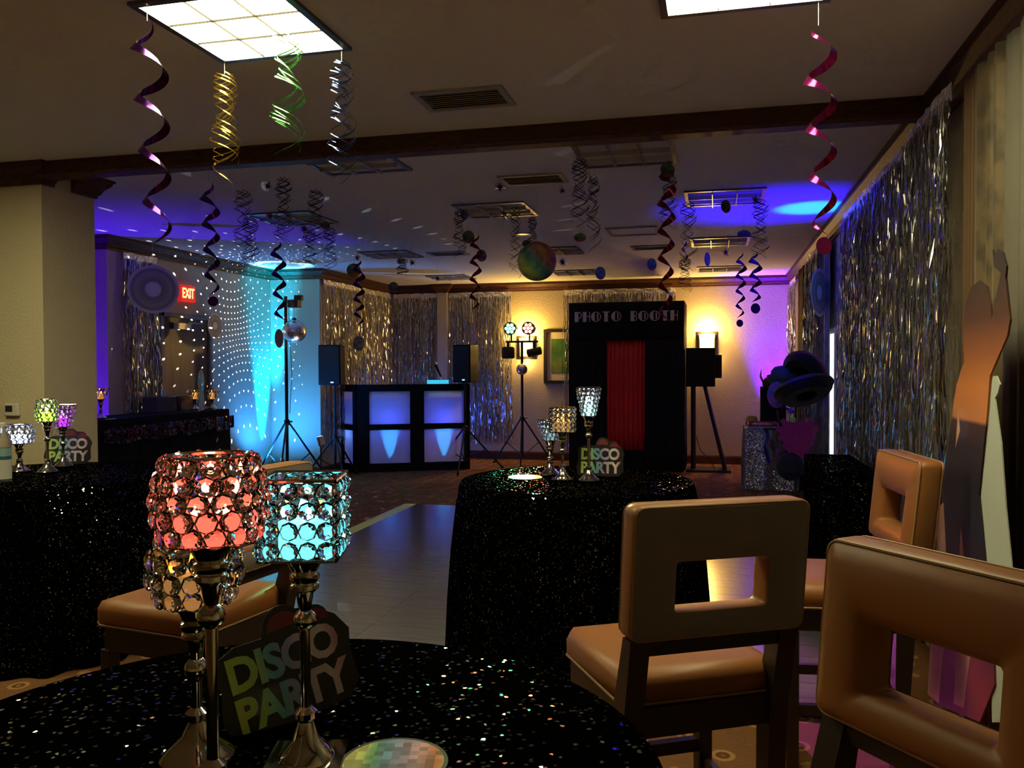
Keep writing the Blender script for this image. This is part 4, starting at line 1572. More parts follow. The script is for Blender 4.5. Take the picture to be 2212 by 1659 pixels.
for px, lab in ((217, 'amber candle holder at the near end of the bar table'), (421, 'amber candle holder left of the dancer card on the bar'), (458, 'amber candle holder right of the dancer card on the bar')):
    p = on_bar(px, 850)
    if px == 217:
        p.x, p.y = -5.55, at(217, 850, X=-5.55).y
    holder(lab, p.x, p.y, at(px, 862, X=p.x).z, .10, .11, 'flare', (.9, .4, .1), AMB, bead_r=.016, rows=4, beads=False, zt=BZ, wax_e=1.0)
for x0, x1, yt, lab, mm in ((328, 370, 858, 'grey box standing on the bar table', mat('grey_box', (.09, .08, .09), .7)), (372, 412, 856, 'black box with an orange print on the bar table', mat('dark_box', (.018, .014, .012), .5))):
    a_, b_ = at(x0, 885, X=-5.78), at(x1, 885, X=-5.78)
    zt_ = at((x0 + x1) / 2, yt, X=-5.70).z
    bx = thing('box', lab, 'box', (-5.80, (a_.y + b_.y) / 2, BZ))
    hh = (b_.y - a_.y) / 2
    MB().box((-.09, -hh, .001), (.09, hh, zt_ - BZ)).build('carton', mm, bx, bevel=.003)
    MB().box((-.09, -hh, zt_ - BZ + .0002), (.09, hh * .1, zt_ - BZ + .003)).build('flap', mm, bx)
    if 'orange' in lab:
        MB().box((.0903, -hh * .7, (zt_ - BZ) * .5), (.092, hh * .6, (zt_ - BZ) * .75)).build('print', mat('orange_print', (.22, .09, .02), .6), bx)

# dancer silhouette card standing on the bar
p = at(435, 880, X=-5.50)
dn = thing('dancer_card', 'yellow card with a black dancer silhouette standing on the bar', 'standee', (-5.50, p.y, BZ), .35)
hz = at(435, 798, X=-5.5).z - BZ
RR = Matrix(((0, 0, 1, 0), (1, 0, 0, 0), (0, 1, 0, 0), (0, 0, 0, 1))) @ Matrix.Scale(hz, 4)
outl = [(-.26, 0), (.30, 0), (.28, .3), (.22, .45), (.33, .62), (.30, .8), (.16, .96), (0, 1.0), (-.16, .95), (-.30, .78), (-.30, .6), (-.18, .48), (-.22, .25)]
MB().prism(outl, -.004, .0, RR).build('card', mat('yellow_card', (.42, .36, .10), .6), dn)
fig = [(-.15, .03), (-.05, .03), (.02, .4), (.08, .4), (.17, .05), (.27, .05), (.15, .45), (.13, .52), (.22, .46), (.24, .52), (.12, .74), (.08, .80), (.07, .92), (-.03, .95), (-.08, .88), (-.05, .8), (-.12, .74), (-.18, .82), (-.23, .8), (-.18, .66), (-.06, .66), (-.05, .5), (-.08, .4)]
MB().prism(fig, .0002, .006, RR).build('dancer_print', M_CARD, dn)
MB().box((-.06, -.05, 0), (-.004, .05, .01)).build('foot', M_CARD, dn)

# ================================================================ gift table with hats at the right
sq_ = box_cloth('silver_tablecloth', 'silver sequin cloth over the small table with party hats', .34, .97, 10.42, 11.0, .745, M_SEQS, amp=.018, waves=7)
tp = Vector((.62, 10.62, .747))
tray = thing('paper_tray', 'white tray lined with magenta paper on the silver table', 'tray', (.56, 10.60, .747))
MB().box((-.18, -.12, 0), (.18, .12, .008)).box((-.18, -.12, .008), (-.17, .12, .05)).box((.17, -.12, .008), (.18, .12, .05)).box((-.17, .11, .008), (.17, .12, .05)).build('tray_body', M_WHITEP, tray, bevel=.004)
MB().box((-.165, .02, .03), (.165, .1, .075), Matrix.Rotation(-.2, 4, 'X')).build('magenta_paper', mat('magenta_paper', (.55, .03, .14), .7), tray)
for i in range(3):
    tag(MB().ball((.48 + i * .07, 10.54, .782), .042, 12, 6, 1.3, .9, .45).build('eye_mask', mat('lilac_mask', (.36, .33, .6), .5), None, True), ('lilac mask lying leftmost in the white tray', 'lilac mask lying in the middle of the white tray', 'lilac mask lying rightmost in the white tray')[i], 'mask', 'masks in the tray')
M_YEL = mat('yellow_felt', (.5, .38, .06), .8)
yh = thing('party_hat', 'yellow straw hat at the back left of the silver table', 'hat', (.44, 10.86, .747))
MB().lathe([(.13, 0), (.13, .006), (.075, .012), (.07, .09), (.05, .12), (.005, .125)], 20).build('hat_body', M_YEL, yh, True)
MB().lathe([(.0765, .014), (.0745, .04)], 20, cap=False).build('hat_band', mat('rose_band', (.35, .08, .12), .7), yh)
bb = thing('display_box', 'tall black display box standing on the silver table', 'box', (.70, 10.80, .747))
MB().box((-.16, -.10, 0), (.14, .10, .49)).build('carton', M_BLACKF, bb, bevel=.006)
MB().lathe([(.05, .49), (.06, .52), (.04, .58), (.02, .6)], 14, (-.08, 0, 0)).build('ornament', mat('rust_ornament', (.10, .03, .015), .7), bb, True)
MB().tube([(-.12, 0, .53), (-.16, 0, .62), (-.15, 0, .70)], [.016, .012, .003], 8).build('horn', mat('pale_horn', (.4, .3, .2), .5), bb, True)

# hat stand in front of the silver table
HX, HY = .72, 8.10
hst = thing('hat_stand', 'black hat stand holding party hats in front of the silver table', 'hat stand', (HX, HY, 0))
MB().lathe([(.16, 0), (.16, .015), (.03, .03)], 20).build('base', M_BLACK, hst, True)
MB().tube([(0, 0, .02), (0, 0, 1.42)], .014).build('pole', M_BLACK, hst)
for a_, z_ in ((0, 1.22), (PI, 1.1), (PI * .5, 1.36), (PI * 1.5, .95), (PI * 1.2, .72)):
    MB().tube([(0, 0, z_ - .04), (math.cos(a_) * .12, math.sin(a_) * .12, z_ + .02)], .008, 6).build('hook', M_BLACK, hst)
M_FELT = add_bump(mat('black_felt', (.008, .008, .010), .95, spec=.1, sheen=.2), 60, .6, .02)


def hat(label, px, py, Y, r, rot, m_, trim=None, crown=.16):
    p = at(px, py, Y=Y)
    t = thing('party_hat', label, 'hat', p, 0, 'hats on the hat stand')
    t.rotation_euler = rot
    MB().lathe([(.09, .01), (r * .8, .0), (r * .97, .045), (r, .085), (r * .985, .09), (r * .94, .05), (r * .78, .012), (.095, .02)], 36, cap=False).build('brim', m_, t, True)
    MB().lathe([(.10, .005), (.10, .06), (.085, crown * .8), (.05, crown), (.004, crown + .005)], 24, cap=False).build('crown', m_, t, True)
    if trim:
        pts = [(r * math.cos(2 * PI * i / 40), r * math.sin(2 * PI * i / 40), .088) for i in range(41)]
        MB().tube(pts, .016, 6, cap=False).build('trim', trim, t, True)
    return t


M_PINKF = add_bump(mat('dusty_pink_fluff', (.22, .06, .10), .95), 70, .8, .02)
hat('black sombrero tipped toward us at the right of the hat stand', 1742, 858, 7.85, .25, (-.5, -.15, .2), M_FELT, mat('dark_braid', (.03, .03, .04), .7))
hat('upright black hat with a fluffy pink brim at the top of the hat stand', 1728, 812, 8.05, .2, (-1.0, .75, -.2), M_FELT, M_PINKF)
hat('dark blue hat at the left of the hat stand', 1690, 828, 8.15, .13, (.1, -.15, 0), mat('navy_felt', (.03, .05, .10), .9))
p = at(1678, 853, Y=7.95)
pm = thing('party_paddle', 'blue printed oval paddle hanging at the left of the hat stand', 'party prop', p, 0)
MB().ball((0, 0, 0), .11, 20, 10, .78, .06, 1.1).build('paddle', color_noise(mat('blue_print', (.05, .04, .5), .4), 14, [(.4, (.03, .03, .45)), (.6, (.2, .04, .40))]), pm, True)
MB().tube([(0, 0, -.14), (.02, 0, -.26)], .008).build('stick', M_BLACK, pm)
p = at(1722, 945, Y=7.9)
fan = thing('feather_fan', 'magenta feather fan hanging low on the hat stand', 'fan', p, .2)
M_MAG = mat('magenta_feather', (.30, .01, .22), .8, sheen=.4)
for i in range(16):
    a_ = 2 * PI * i / 16
    rl = .165 + .04 * math.sin(a_ * 3)
    px_, pz_ = math.cos(a_), math.sin(a_)
    MB().prism([(.02, -.015), (rl * .5, -.045), (rl, -.02), (rl * 1.04, 0), (rl, .02), (rl * .5, .045), (.02, .015)], -.003 + .0012 * i, .0 + .0012 * i, Matrix(((px_, -pz_, 0, 0), (0, 0, -1, 0), (pz_ * 1.15, px_, 0, 0), (0, 0, 0, 1)))).build('feather', M_MAG, fan)
MB().lathe([(.03, -.012), (.03, .03)], 12, mtx=Matrix.Rotation(PI / 2, 4, 'X')).build('hub', M_MAG, fan)
for px, py, c_, lab in ((1713, 907, (.25, .6, .18), 'small lime pompom at the hat stand'), (1709, 888, (.04, .06, .75), 'small blue pompom above the lime one'), (1706, 1008, (.008, .008, .009), 'large black fluffy wig at the foot of the hat stand')):
    p = at(px, py, Y=7.75)
    R_ = .024 if 'small' in lab else .12
    o = MB()
    rnd = random.Random(px)
    o.ball((0, 0, 0), R_, 20, 12)
    o.v = [tuple(Vector(v_) * rnd.uniform(.92, 1.08)) for v_ in o.v]
    ob = o.build('wig' if 'wig' in lab else 'pompom', mat('fluff_%d' % py, c_, .95), None, True, loc=p)
    tag(ob, lab, 'wig' if 'wig' in lab else 'pompom')
rb_ = thing('ribbon_bunch', 'bunch of coloured ribbons hanging against the silver table', 'ribbons', at(1682, 927, Y=10.39))
cols_ = [(.03, .04, .3), (.18, .28, .28), (.25, .06, .05), (.10, .25, .25), (.25, .10, .05), (.04, .03, .35), (.35, .12, .04), (.05, .05, .4), (.2, .06, .06)]
for i, c_ in enumerate(cols_):
    x_ = -.15 + .30 * i / (len(cols_) - 1)
    vs = []
    for j in range(9):
        z_ = -.45 * j / 8 * random.uniform(.9, 1.1)
        off = .02 * math.sin(j * 1.1 + i)
        vs += [(x_ * (1 - .2 * j / 8) - .02 + off, .012 * math.sin(j + i), z_), (x_ * (1 - .2 * j / 8) + .02 + off, .012 * math.cos(j + i), z_)]
    MB().add(vs, [(2 * a, 2 * a + 1, 2 * a + 3, 2 * a + 2) for a in range(8)]).build('ribbon', mat('ribbon_%d' % i, c_, .45), rb_)
MB().tube([(-.18, 0, .0), (.18, 0, .0)], .008).build('bar', M_BLACK, rb_)

# ================================================================ paper figure standee at the right wall
FX = .89


def onf(px, py):
    p = at(px, py, X=FX)
    return (p.y, p.z)


body_px = [(2146, 540), (2150, 556), (2157, 538), (2168, 545), (2176, 575), (2174, 600), (2184, 690), (2178, 725), (2140, 812), (2134, 890), (2122, 1010), (2116, 1070), (2122, 1130), (2133, 1250), (2146, 1370), (2150, 1480), (2118, 1560), (2020, 1520), (2008, 1420), (2020, 1300), (2034, 1150), (2036, 1060), (2048, 980), (2058, 900), (2068, 830), (2085, 780), (2082, 730), (2086, 660), (2100, 620), (2118, 606), (2134, 618), (2142, 660), (2144, 690), (2158, 620), (2164, 590), (2150, 575)]
fp = [onf(*p) for p in body_px]
zmin = min(z for y, z in fp)
fp = [(y, max(z, .012)) for y, z in fp]
st = thing('figure_standee', 'cardboard dancer figure with one arm raised, printed in orange and navy', 'standee', (FX, 3.6, 0))
M_FIG = mat('sunset_print', (.5, .2, .1), .7)
n, l, b = nt(M_FIG)
tc = n.new('ShaderNodeTexCoord')
sx_ = n.new('ShaderNodeSeparateXYZ')
l.new(tc.outputs['Object'], sx_.inputs[0])
mr = n.new('ShaderNodeMapRange')
mr.inputs['From Min'].default_value = 0
mr.inputs['From Max'].default_value = 2.0
l.new(sx_.outputs[2], mr.inputs[0])
rr = ramp(n, [(0, (.02, .008, .03)), (.18, (.30, .03, .03)), (.32, (.035, .008, .02)), (.45, (.008, .008, .028)), (.60, (.014, .007, .02)), (.645, (.06, .02, .03)), (.652, (.62, .22, .075)), (.71, (.66, .21, .05)), (.765, (.34, .10, .03)), (.83, (.09, .032, .018)), (.90, (.035, .018, .014)), (1, (.02, .02, .03))])
l.new(mr.outputs[0], rr.inputs['Fac'])
l.new(rr.outputs['Color'], b.inputs['Base Color'])
TX = Matrix(((0, 0, 1, 0), (1, 0, 0, -3.6), (0, 1, 0, 0), (0, 0, 0, 1)))
MB().prism(fp, -.003, .003, TX).build('card_body', M_FIG, st)
M_PEACH = mat('peach_print', (.62, .33, .20), .7)
for poly in ([(2030, 1095), (2040, 1085), (2046, 1200), (2050, 1330), (2036, 1450), (2030, 1520), (2006, 1500), (2012, 1380), (2022, 1230)], [(2078, 1140), (2084, 1200), (2090, 1290), (2098, 1420), (2084, 1530), (2062, 1520), (2068, 1400), (2072, 1250)], [(2072, 885), (2076, 930), (2066, 968)]):
    f2 = [onf(*p) for p in poly]
    MB().prism([(y, max(z, .014)) for y, z in f2], -.0036, -.0031, TX).build('printed_limb', M_PEACH, st)
white_px = [(2137, 812), (2150, 812), (2157, 830), (2152, 850), (2146, 860), (2160, 960), (2170, 1100), (2184, 1240), (2196, 1420), (2190, 1560), (2140, 1560), (2135, 1300), (2118, 1120), (2116, 1060), (2128, 940)]
f2 = [onf(*p) for p in white_px]
MB().prism([(y, max(z, .012)) for y, z in f2], .004, .008, TX).build('pale_back_card', mat('pale_card', (.50, .55, .48), .8), st)
MB().box((.008, -.2, 0), (.09, -.16, .02)).box((.008, -.2, .02), (.014, -.16, .8)).build('easel_strut', M_WHITEP, st)

# ================================================================ hanging decorations
HUE = {'purple': (.09, .012, .20), 'gold': (.60, .38, .05), 'green': (.08, .36, .09), 'blue': (.05, .08, .26), 'magenta': (.28, .012, .15), 'red': (.28, .015, .05), 'dark': (.07, .06, .09), 'navy': (.06, .06, .16), 'bronze': (.20, .10, .05), 'olive': (.12, .11, .05)}


def foil_mat(c_):
    return mat('foil_' + c_, HUE[c_], .15, .9)


def swirl(label, px, y0, y1, hw, color, Y=None, seed=0, n=7, width=.005):
    """cluster of thin curled foil strands hanging from a string"""
    rnd = random.Random(seed * 13 + px)
    if Y is None:
        Y = at(px, y0, Z=ZC - .07).y
    top, bot = at(px, y0, Y=Y), at(px, y1, Y=Y)
    L = top.z - bot.z
    R = hw / F_PX * (Y * .97 + abs(top.x) * .238)
    t = thing('swirl_cluster', label, 'hanging swirl', (top.x, Y, top.z), 0, 'foil swirl clusters')
    MB().tube([(0, 0, 0), (0, 0, max(.01, ZC - top.z - .001))], .0012, 5).build('string', M_STRING, t)
    for k in range(n):
        ph = 2 * PI * k / n + rnd.uniform(-.3, .3)
        turns = rnd.uniform(2.2, 3.2)
        end = rnd.uniform(.66, 1.0)
        jit = rnd.uniform(.8, 1.25)
        vs = []
        N = 40
        for i in range(N + 1):
            f = i / N
            rr_ = R * (.40 + .42 * abs(math.sin(PI * (f * 1.9 + .12))) + 1.0 * max(0, f - .62)) * jit
            a_ = ph + turns * 2 * PI * f
            z_ = -L * end * (f - .06 * math.sin(PI * f))
            tilt = .4
            x_, y_ = rr_ * math.cos(a_), rr_ * math.sin(a_)
            wv_ = width * (1 - .4 * f)
            vs += [(x_ * (1 - .0), y_, z_ + wv_ / 2), (x_ * (1 + tilt * wv_ / max(R, .01)), y_ * (1 + tilt * wv_ / max(R, .01)), z_ - wv_ / 2)]
        MB().add(vs, [(2 * a, 2 * a + 1, 2 * a + 3, 2 * a + 2) for a in range(N)]).build('coil', foil_mat(color), t, True)
    return t


def spiral(label, px, y0, y1, hw, color, Y=None, turns=4, width=None, disc=None, px1=None, ph=0.):
    """one wide flat ribbon pulled into a spiral"""
    if Y is None:
        Y = at(px, y0, Z=ZC - .06).y
    top, bot = at(px, y0, Y=Y), at(px1 or px, y1, Y=Y)
    L = top.z - bot.z
    R = hw / F_PX * (Y * .97 + abs(top.x) * .238)
    width = width or R * .9
    t = thing('ribbon_spiral', label, 'hanging spiral', (top.x, Y, top.z), 0, 'foil ribbon spirals')
    MB().tube([(0, 0, 0), (0, 0, max(.01, ZC - top.z - .001))], .0012, 5).build('string', M_STRING, t)
    N = int(26 * turns)
    vs = []
    dx = bot.x - top.x
    for i in range(N + 1):
        f = i / N
        a_ = ph + turns * 2 * PI * f
        rr_ = R * min(1, .25 + f * 6) * (1 - .35 * f)
        wv_ = width * min(1, .1 + f * 7, .1 + (1 - f) * 7) * (1 - .3 * f)
        c_, s_ = math.cos(a_), math.sin(a_)
        x_, y_, z_ = dx * f, 0, -L * f
        vs += [(x_ + (rr_ - wv_ * .35) * c_, y_ + (rr_ - wv_ * .35) * s_, z_ + wv_ * .45), (x_ + (rr_ + wv_ * .35) * c_, y_ + (rr_ + wv_ * .35) * s_, z_ - wv_ * .45)]
    MB().add(vs, [(2 * a, 2 * a + 1, 2 * a + 3, 2 * a + 2) for a in range(N)]).build('ribbon', foil_mat(color), t, True)
    if disc:
        r_ = disc / F_PX * (Y * .97 + abs(top.x) * .238)
        MB().lathe([(r_, -.0015), (r_, .0015)], 20, mtx=Matrix.Translation((dx, 0, -L - r_)) @ Matrix.Rotation(.5, 4, 'Z') @ Matrix.Rotation(PI / 2, 4, 'X')).build('end_disc', foil_mat(color), t)
    return t


swirl('gold foil swirl under the corner of the lit ceiling light', 485, 160, 405, 30, 'gold', 3.25, 1, n=6, width=.006)
swirl('green foil swirl hanging below the lit ceiling light', 620, 48, 345, 36, 'green', 3.1, 2, n=7, width=.006)
swirl('blue foil swirl at the right corner of the lit ceiling light', 738, 135, 405, 28, 'blue', 3.25, 3, n=7, width=.0055)
spiral('wide purple ribbon spiral at the far left of the ceiling', 318, 45, 530, 34, 'purple', 2.72, turns=4.4, width=.034, px1=345, ph=.6)
spiral('wide magenta ribbon spiral hanging at the upper right', 1768, 55, 512, 30, 'magenta', 3.25, turns=4.4, width=.034, disc=18, px1=1780, ph=2.5)
spiral('dark purple ribbon spiral with a disc left of the cyan glow', 452, 392, 640, 17, 'purple', 5.1, turns=4.5, disc=11, px1=460)
spiral('purple ribbon spiral in front of the mirror ball stand', 600, 520, 700, 14, 'purple', 6.6, turns=4.2, disc=None, px1=606)
spiral('purple ribbon spiral in front of the foil curtain and left loudspeaker', 775, 560, 705, 12, 'purple', 6.9, turns=4.5)
spiral('red ribbon spiral near the centre of the ceiling', 1030, 505, 672, 12, 'red', 6.6, turns=4.5, px1=1024)
spiral('long red ribbon spiral above the photo booth', 1440, 345, 700, 17, 'red', 5.4, turns=6, px1=1437)
spiral('left thin purple ribbon spiral near the right sconce', 1602, 545, 690, 10, 'purple', 8.2, turns=4.5, px1=1598, disc=8)
spiral('right thin purple ribbon spiral near the right sconce, with a disc', 1632, 545, 655, 12, 'purple', 8.2, turns=3.5, disc=11)
CL = [(525, 412, 585, 20, 'bronze', 'bronze foil swirl beyond the beam on the left'),
      (612, 385, 545, 20, 'dark', 'dark foil swirl under the unlit light beyond the beam'),
      (682, 412, 560, 20, 'navy', 'navy foil swirl above the cyan ring of light'),
      (712, 492, 600, 16, 'dark', 'small dark foil swirl right of the navy one'),
      (540, 470, 600, 18, 'navy', 'low navy foil swirl above the cyan glow'),
      (668, 495, 600, 16, 'olive', 'faint olive foil swirl below the red star'),
      (992, 455, 565, 14, 'dark', 'dark foil swirl left of the red-green disc'),
      (1113, 448, 600, 13, 'bronze', 'bronze foil swirl left of the paper disco ball'),
      (1150, 470, 545, 11, 'navy', 'small navy foil swirl above the paper disco ball'),
      (1252, 345, 520, 18, 'dark', 'left of the pair of dark foil swirls near the beam'),
      (1282, 382, 548, 16, 'dark', 'right of the pair of dark foil swirls near the beam'),
      (1445, 375, 510, 20, 'olive', 'olive foil swirl behind the long red spiral'),
      (1487, 437, 600, 18, 'navy', 'thick navy foil swirl over the lit blue ceiling patch'),
      (1642, 432, 575, 18, 'dark', 'dark foil swirl right of the navy one in the blue light'),
      (868, 560, 600, 14, 'olive', 'tiny olive foil swirl over the far foil curtain'),
      (1480, 560, 650, 16, 'bronze', 'thin bronze foil swirl in front of the far wall')]
for i, (x, ya, yb, hw_, c_, lab) in enumerate(CL):
    swirl(lab, x, ya, yb, hw_, c_, None if ya < 520 else 8.6, 20 + i, n=6, width=.0065)
spiral('purple ribbon curl beside the dark swirl in the blue light', 1480, 520, 570, 6, 'purple', 7.6, turns=1.5)

# star bursts


def star(label, px, py, r_px, color, Y):
    p = at(px, py, Y=Y)
    R = r_px / F_PX * (Y * .97 + abs(p.x) * .238)
    t = thing('foil_star', label, 'hanging star', p, random.uniform(0, 1), 'foil star bursts')
    mb = MB()
    rnd = random.Random(px)
    for k in range(11):
        a_ = 2 * PI * k / 11
        d = Vector((math.cos(a_), rnd.uniform(-.5, .5), math.sin(a_))).normalized()
        s_ = d.orthogonal().normalized()
        u_ = d.cross(s_)
        w_ = R * .16
        mb.add([s_ * w_, u_ * w_, -s_ * w_, -u_ * w_, d * R], [(0, 1, 4), (1, 2, 4), (2, 3, 4), (3, 0, 4)])
    mb.ball((0, 0, 0), R * .3, 8, 5)
    mb.build('spikes', foil_mat(color), t)
    MB().tube([(0, 0, R * .2), (0, 0, ZC - p.z - .001)], .0008, 4).build('thread', M_STRING, t)


for px, py, r_, c_, Y_, lab in ((578, 402, 13, 'purple', 5.0, 'purple foil star under the left unlit light'), (583, 467, 11, 'olive', 6.0, 'olive foil star in front of the second unlit light'),
                                (657, 494, 13, 'red', 6.6, 'red foil star left of centre'), (1080, 405, 14, 'purple', 5.9, 'purple foil star near the plain vent'),
                                (1215, 412, 9, 'blue', 6.1, 'blue foil star right of the plain vent'), (1090, 463, 14, 'olive', 6.6, 'olive foil star in front of the centre unlit light'),
                                (1215, 566, 12, 'purple', 8.5, 'purple foil star right of the paper disco ball'), (772, 557, 10, 'red', 8.2, 'small red foil star above the blue glow'),
                                (890, 567, 10, 'olive', 8.4, 'small olive foil star left of the far unlit light'), (945, 601, 8, 'dark', 9.6, 'tiny dark foil star above the pilaster'),
                                (1568, 545, 11, 'red', 8.0, 'red foil star below the far right light'), (1632, 431, 12, 'olive', 6.4, 'olive foil star at the corner of the right unlit light')):
    star(lab, px, py, r_, c_, Y_)

# round printed discs on threads
M_DISCO = mat('disco_print', (.2, .2, .2), .45)
n, l, b = nt(M_DISCO)
tc = n.new('ShaderNodeTexCoord')
v1 = n.new('ShaderNodeTexVoronoi')
v1.distance = 'CHEBYCHEV'
v1.inputs['Scale'].default_value = 40
v1.inputs['Randomness'].default_value = .2
l.new(tc.outputs['Object'], v1.inputs['Vector'])
tn = n.new('ShaderNodeTexNoise')
tn.inputs['Scale'].default_value = 7
l.new(tc.outputs['Object'], tn.inputs['Vector'])
rr = ramp(n, [(.3, (.40, .28, .03)), (.42, (.10, .22, .05)), (.5, (.03, .12, .14)), (.58, (.22, .05, .04)), (.72, (.45, .12, .03))])
l.new(tn.outputs['Fac'], rr.inputs['Fac'])
hs_ = n.new('ShaderNodeSeparateColor')
l.new(v1.outputs['Color'], hs_.inputs[0])
vv = n.new('ShaderNodeMapRange')
vv.inputs['To Min'].default_value = .5
vv.inputs['To Max'].default_value = 1.4
l.new(hs_.outputs[0], vv.inputs[0])
hv = n.new('ShaderNodeHueSaturation')
l.new(vv.outputs[0], hv.inputs['Value'])
l.new(rr.outputs['Color'], hv.inputs['Color'])
l.new(hv.outputs[0], b.inputs['Base Color'])
M_RECORD = mat('record_print', (.3, .3, .3), .5)
n, l, b = nt(M_RECORD)
tc = n.new('ShaderNodeTexCoord')
ln_ = n.new('ShaderNodeVectorMath')
ln_.operation = 'LENGTH'
sb2 = n.new('ShaderNodeVectorMath')
sb2.operation = 'MULTIPLY_ADD'
sb2.inputs[1].default_value = (1, 1, 0)
sb2.inputs[2].default_value = (-.5, -.5, 0)
l.new(tc.outputs['Generated'], sb2.inputs[0])
l.new(sb2.outputs[0], ln_.inputs[0])
rr = ramp(n, [(0, (.95, .95, .85)), (.13, (.9, .9, .78)), (.18, (.30, .31, .22)), (.34, (.50, .51, .38)), (.42, (.30, .31, .23)), (.46, (.8, .8, .7)), (1, (.8, .8, .7))])
l.new(ln_.outputs['Value'], rr.inputs['Fac'])
l.new(rr.outputs['Color'], b.inputs['Base Color'])
M_PURD = mat('purple_disc', (.12, .02, .18), .5)
M_GREYDISC = color_noise(mat('grey_mosaic', (.12, .12, .13), .4), 30, [(.4, (.06, .06, .07)), (.6, (.22, .22, .22))])


def hang_disc(label, px, py, rx, ry, Y, m_, thread=True, X=None):
    p = at(px, py, Y=Y) if X is None else at(px, py, X=X)
    D = p.y * .97 + abs(p.x) * .238 * (1 if p.x < 0 else -1)
    R = max(rx, ry) / F_PX * D
    t = thing('hanging_disc', label, 'hanging disc', p, 0, 'round hanging discs')
    view = math.atan2(p.x, p.y)
    turn = math.acos(max(-1, min(1, rx / ry))) if ry > rx else 0
    tip = math.acos(max(-1, min(1, ry / rx))) if rx > ry else 0
    T = Matrix.Rotation(-view + turn, 4, 'Z') @ Matrix.Rotation(PI / 2 - tip * .9, 4, 'X')
    o = MB().lathe([(R, -.0012), (R, .0012)], 28).build('disc', m_, t)
    o.matrix_local = T
    if thread:
        MB().tube([(0, 0, R * .9 * math.cos(tip)), (0, 0, ZC - p.z - .001)], .0007, 4).build('thread', M_STRING, t)
    return t


for px, py, rx, ry, Y_, m_, lab in ((764, 584, 15, 15, 7.4, M_DISCO, 'round red-green disco disc above the left foil curtain'), (850, 621, 11, 12, 9.0, M_DISCO, 'small disco disc beside the foil curtain corner'),
                                    (703, 486, 10, 9, 6.6, M_DISCO, 'dim disco disc at the edge of the left light'), (1012, 512, 13, 14, 6.6, M_DISCO, 'colourful disco disc hanging by the centre light'), (1003, 464, 8, 11, 6.6, M_GREYDISC, 'grey-blue disc at the corner of the centre light'),
                                    (1040, 552, 11, 13, 7.8, M_DISCO, 'green-red disco disc left of the paper disco ball'), (1137, 526, 9, 8, 7.0, M_DISCO, 'brown disc peeking out behind the paper disco ball'), (1253, 513, 13, 10, 6.0, M_DISCO, 'dark disco disc under the pair of swirls'),
                                    (1442, 367, 15, 16, 5.3, M_DISCO, 'disco disc in front of the upper right unlit light'), (1568, 446, 10, 14, 6.2, M_DISCO, 'oval disco disc in front of the right unlit light'), (1607, 505, 14, 8, 6.6, M_DISCO, 'flat-tilted disco disc in the blue ceiling light'),
                                    (1528, 560, 6, 15, 7.6, M_GREYDISC, 'edge-on grey disc right of the navy swirl'), (1408, 571, 10, 13, 8.0, M_DISCO, 'small disco disc left of the long red spiral'), (1297, 590, 11, 14, 8.2, M_GREYDISC, 'grey disco disc above the booth curtain'),
                                    (775, 742, 12, 16, 6.9, M_GREYDISC, 'grey mosaic disc beside the left loudspeaker'), (1024, 722, 8, 20, 6.8, M_GREYDISC, 'narrow grey disc above the right loudspeaker'), (603, 731, 9, 20, 6.6, M_PURD, 'purple disc overlapping the mirror ball')):
    hang_disc(lab, px, py, rx, ry, Y_, m_)
hang_disc('large grey record disc hanging left of the exit sign', 331, 625, 52, 52, 6.9, M_RECORD)
hang_disc('green-grey record disc on the door frame', 465, 704, 15, 27, 8.6, M_RECORD)
hang_disc('grey record disc hanging before the purple drape', 1770, 632, 17, 52, 8.3, M_RECORD)

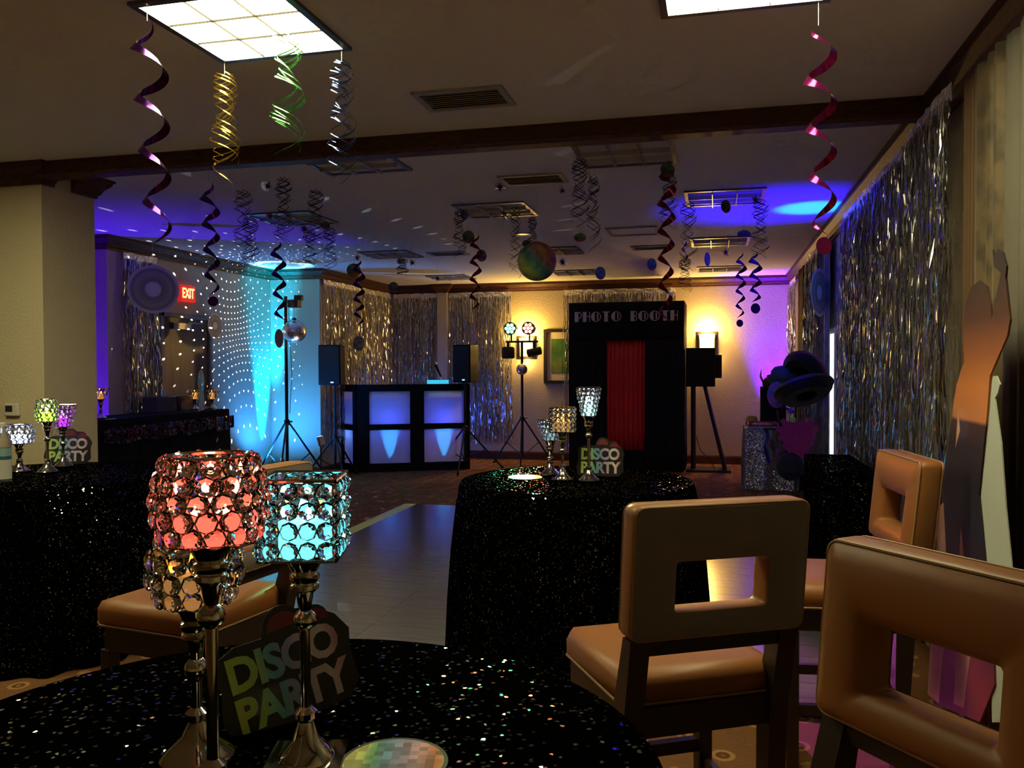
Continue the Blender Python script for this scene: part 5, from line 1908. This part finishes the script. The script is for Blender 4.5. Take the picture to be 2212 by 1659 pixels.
# paper disco-ball lantern in the middle
p = at(1160, 565, Y=6.05)
R_ = 42 / F_PX * (6.05 * .97 + abs(p.x) * .238)
lan = thing('paper_lantern', 'big round rainbow paper disco ball hanging in the centre', 'paper lantern', p)
M_LAN = mat('rainbow_paper', (.3, .3, .2), .6)
n, l, b = nt(M_LAN)
tc = n.new('ShaderNodeTexCoord')
mp = n.new('ShaderNodeMapping')
mp.inputs['Rotation'].default_value = (0, .7, 0)
l.new(tc.outputs['Object'], mp.inputs['Vector'])
sx_ = n.new('ShaderNodeSeparateXYZ')
l.new(mp.outputs['Vector'], sx_.inputs[0])
mr = n.new('ShaderNodeMapRange')
mr.inputs['From Min'].default_value = -.15
mr.inputs['From Max'].default_value = .15
l.new(sx_.outputs[0], mr.inputs[0])
rr = ramp(n, [(0, (.42, .38, .06)), (.25, (.30, .36, .07)), (.42, (.06, .22, .13)), (.55, (.06, .16, .20)), (.68, (.25, .12, .10)), (.85, (.42, .12, .05)), (1, (.35, .08, .04))])
l.new(mr.outputs[0], rr.inputs['Fac'])
v1 = n.new('ShaderNodeTexVoronoi')
v1.distance = 'CHEBYCHEV'
v1.inputs['Scale'].default_value = 28
v1.inputs['Randomness'].default_value = .1
l.new(tc.outputs['Object'], v1.inputs['Vector'])
hs_ = n.new('ShaderNodeSeparateColor')
l.new(v1.outputs['Color'], hs_.inputs[0])
vv = n.new('ShaderNodeMapRange')
vv.inputs['To Min'].default_value = .6
vv.inputs['To Max'].default_value = 1.35
l.new(hs_.outputs[0], vv.inputs[0])
hv = n.new('ShaderNodeHueSaturation')
l.new(vv.outputs[0], hv.inputs['Value'])
l.new(rr.outputs['Color'], hv.inputs['Color'])
l.new(hv.outputs[0], b.inputs['Base Color'])
MB().ball((0, 0, 0), R_, 32, 20).build('paper_globe', M_LAN, lan, True)
MB().tube([(0, 0, R_), (0, 0, ZC - p.z - .001)], .0015, 5).build('string', M_STRING, lan)
MB().tube([(-.03, 0, R_ + .002), (.03, 0, R_ + .002)], .002, 5).build('wire_hook', M_BLACK, lan)

# small glowing faces are seen directly; only the large luminaires are sampled as lights
for m in bpy.data.materials:
    if m.use_nodes and 'Principled BSDF' in m.node_tree.nodes and m.name not in ('lit_diffuser', 'lit_sconce_shade'):
        m.cycles.emission_sampling = 'NONE'
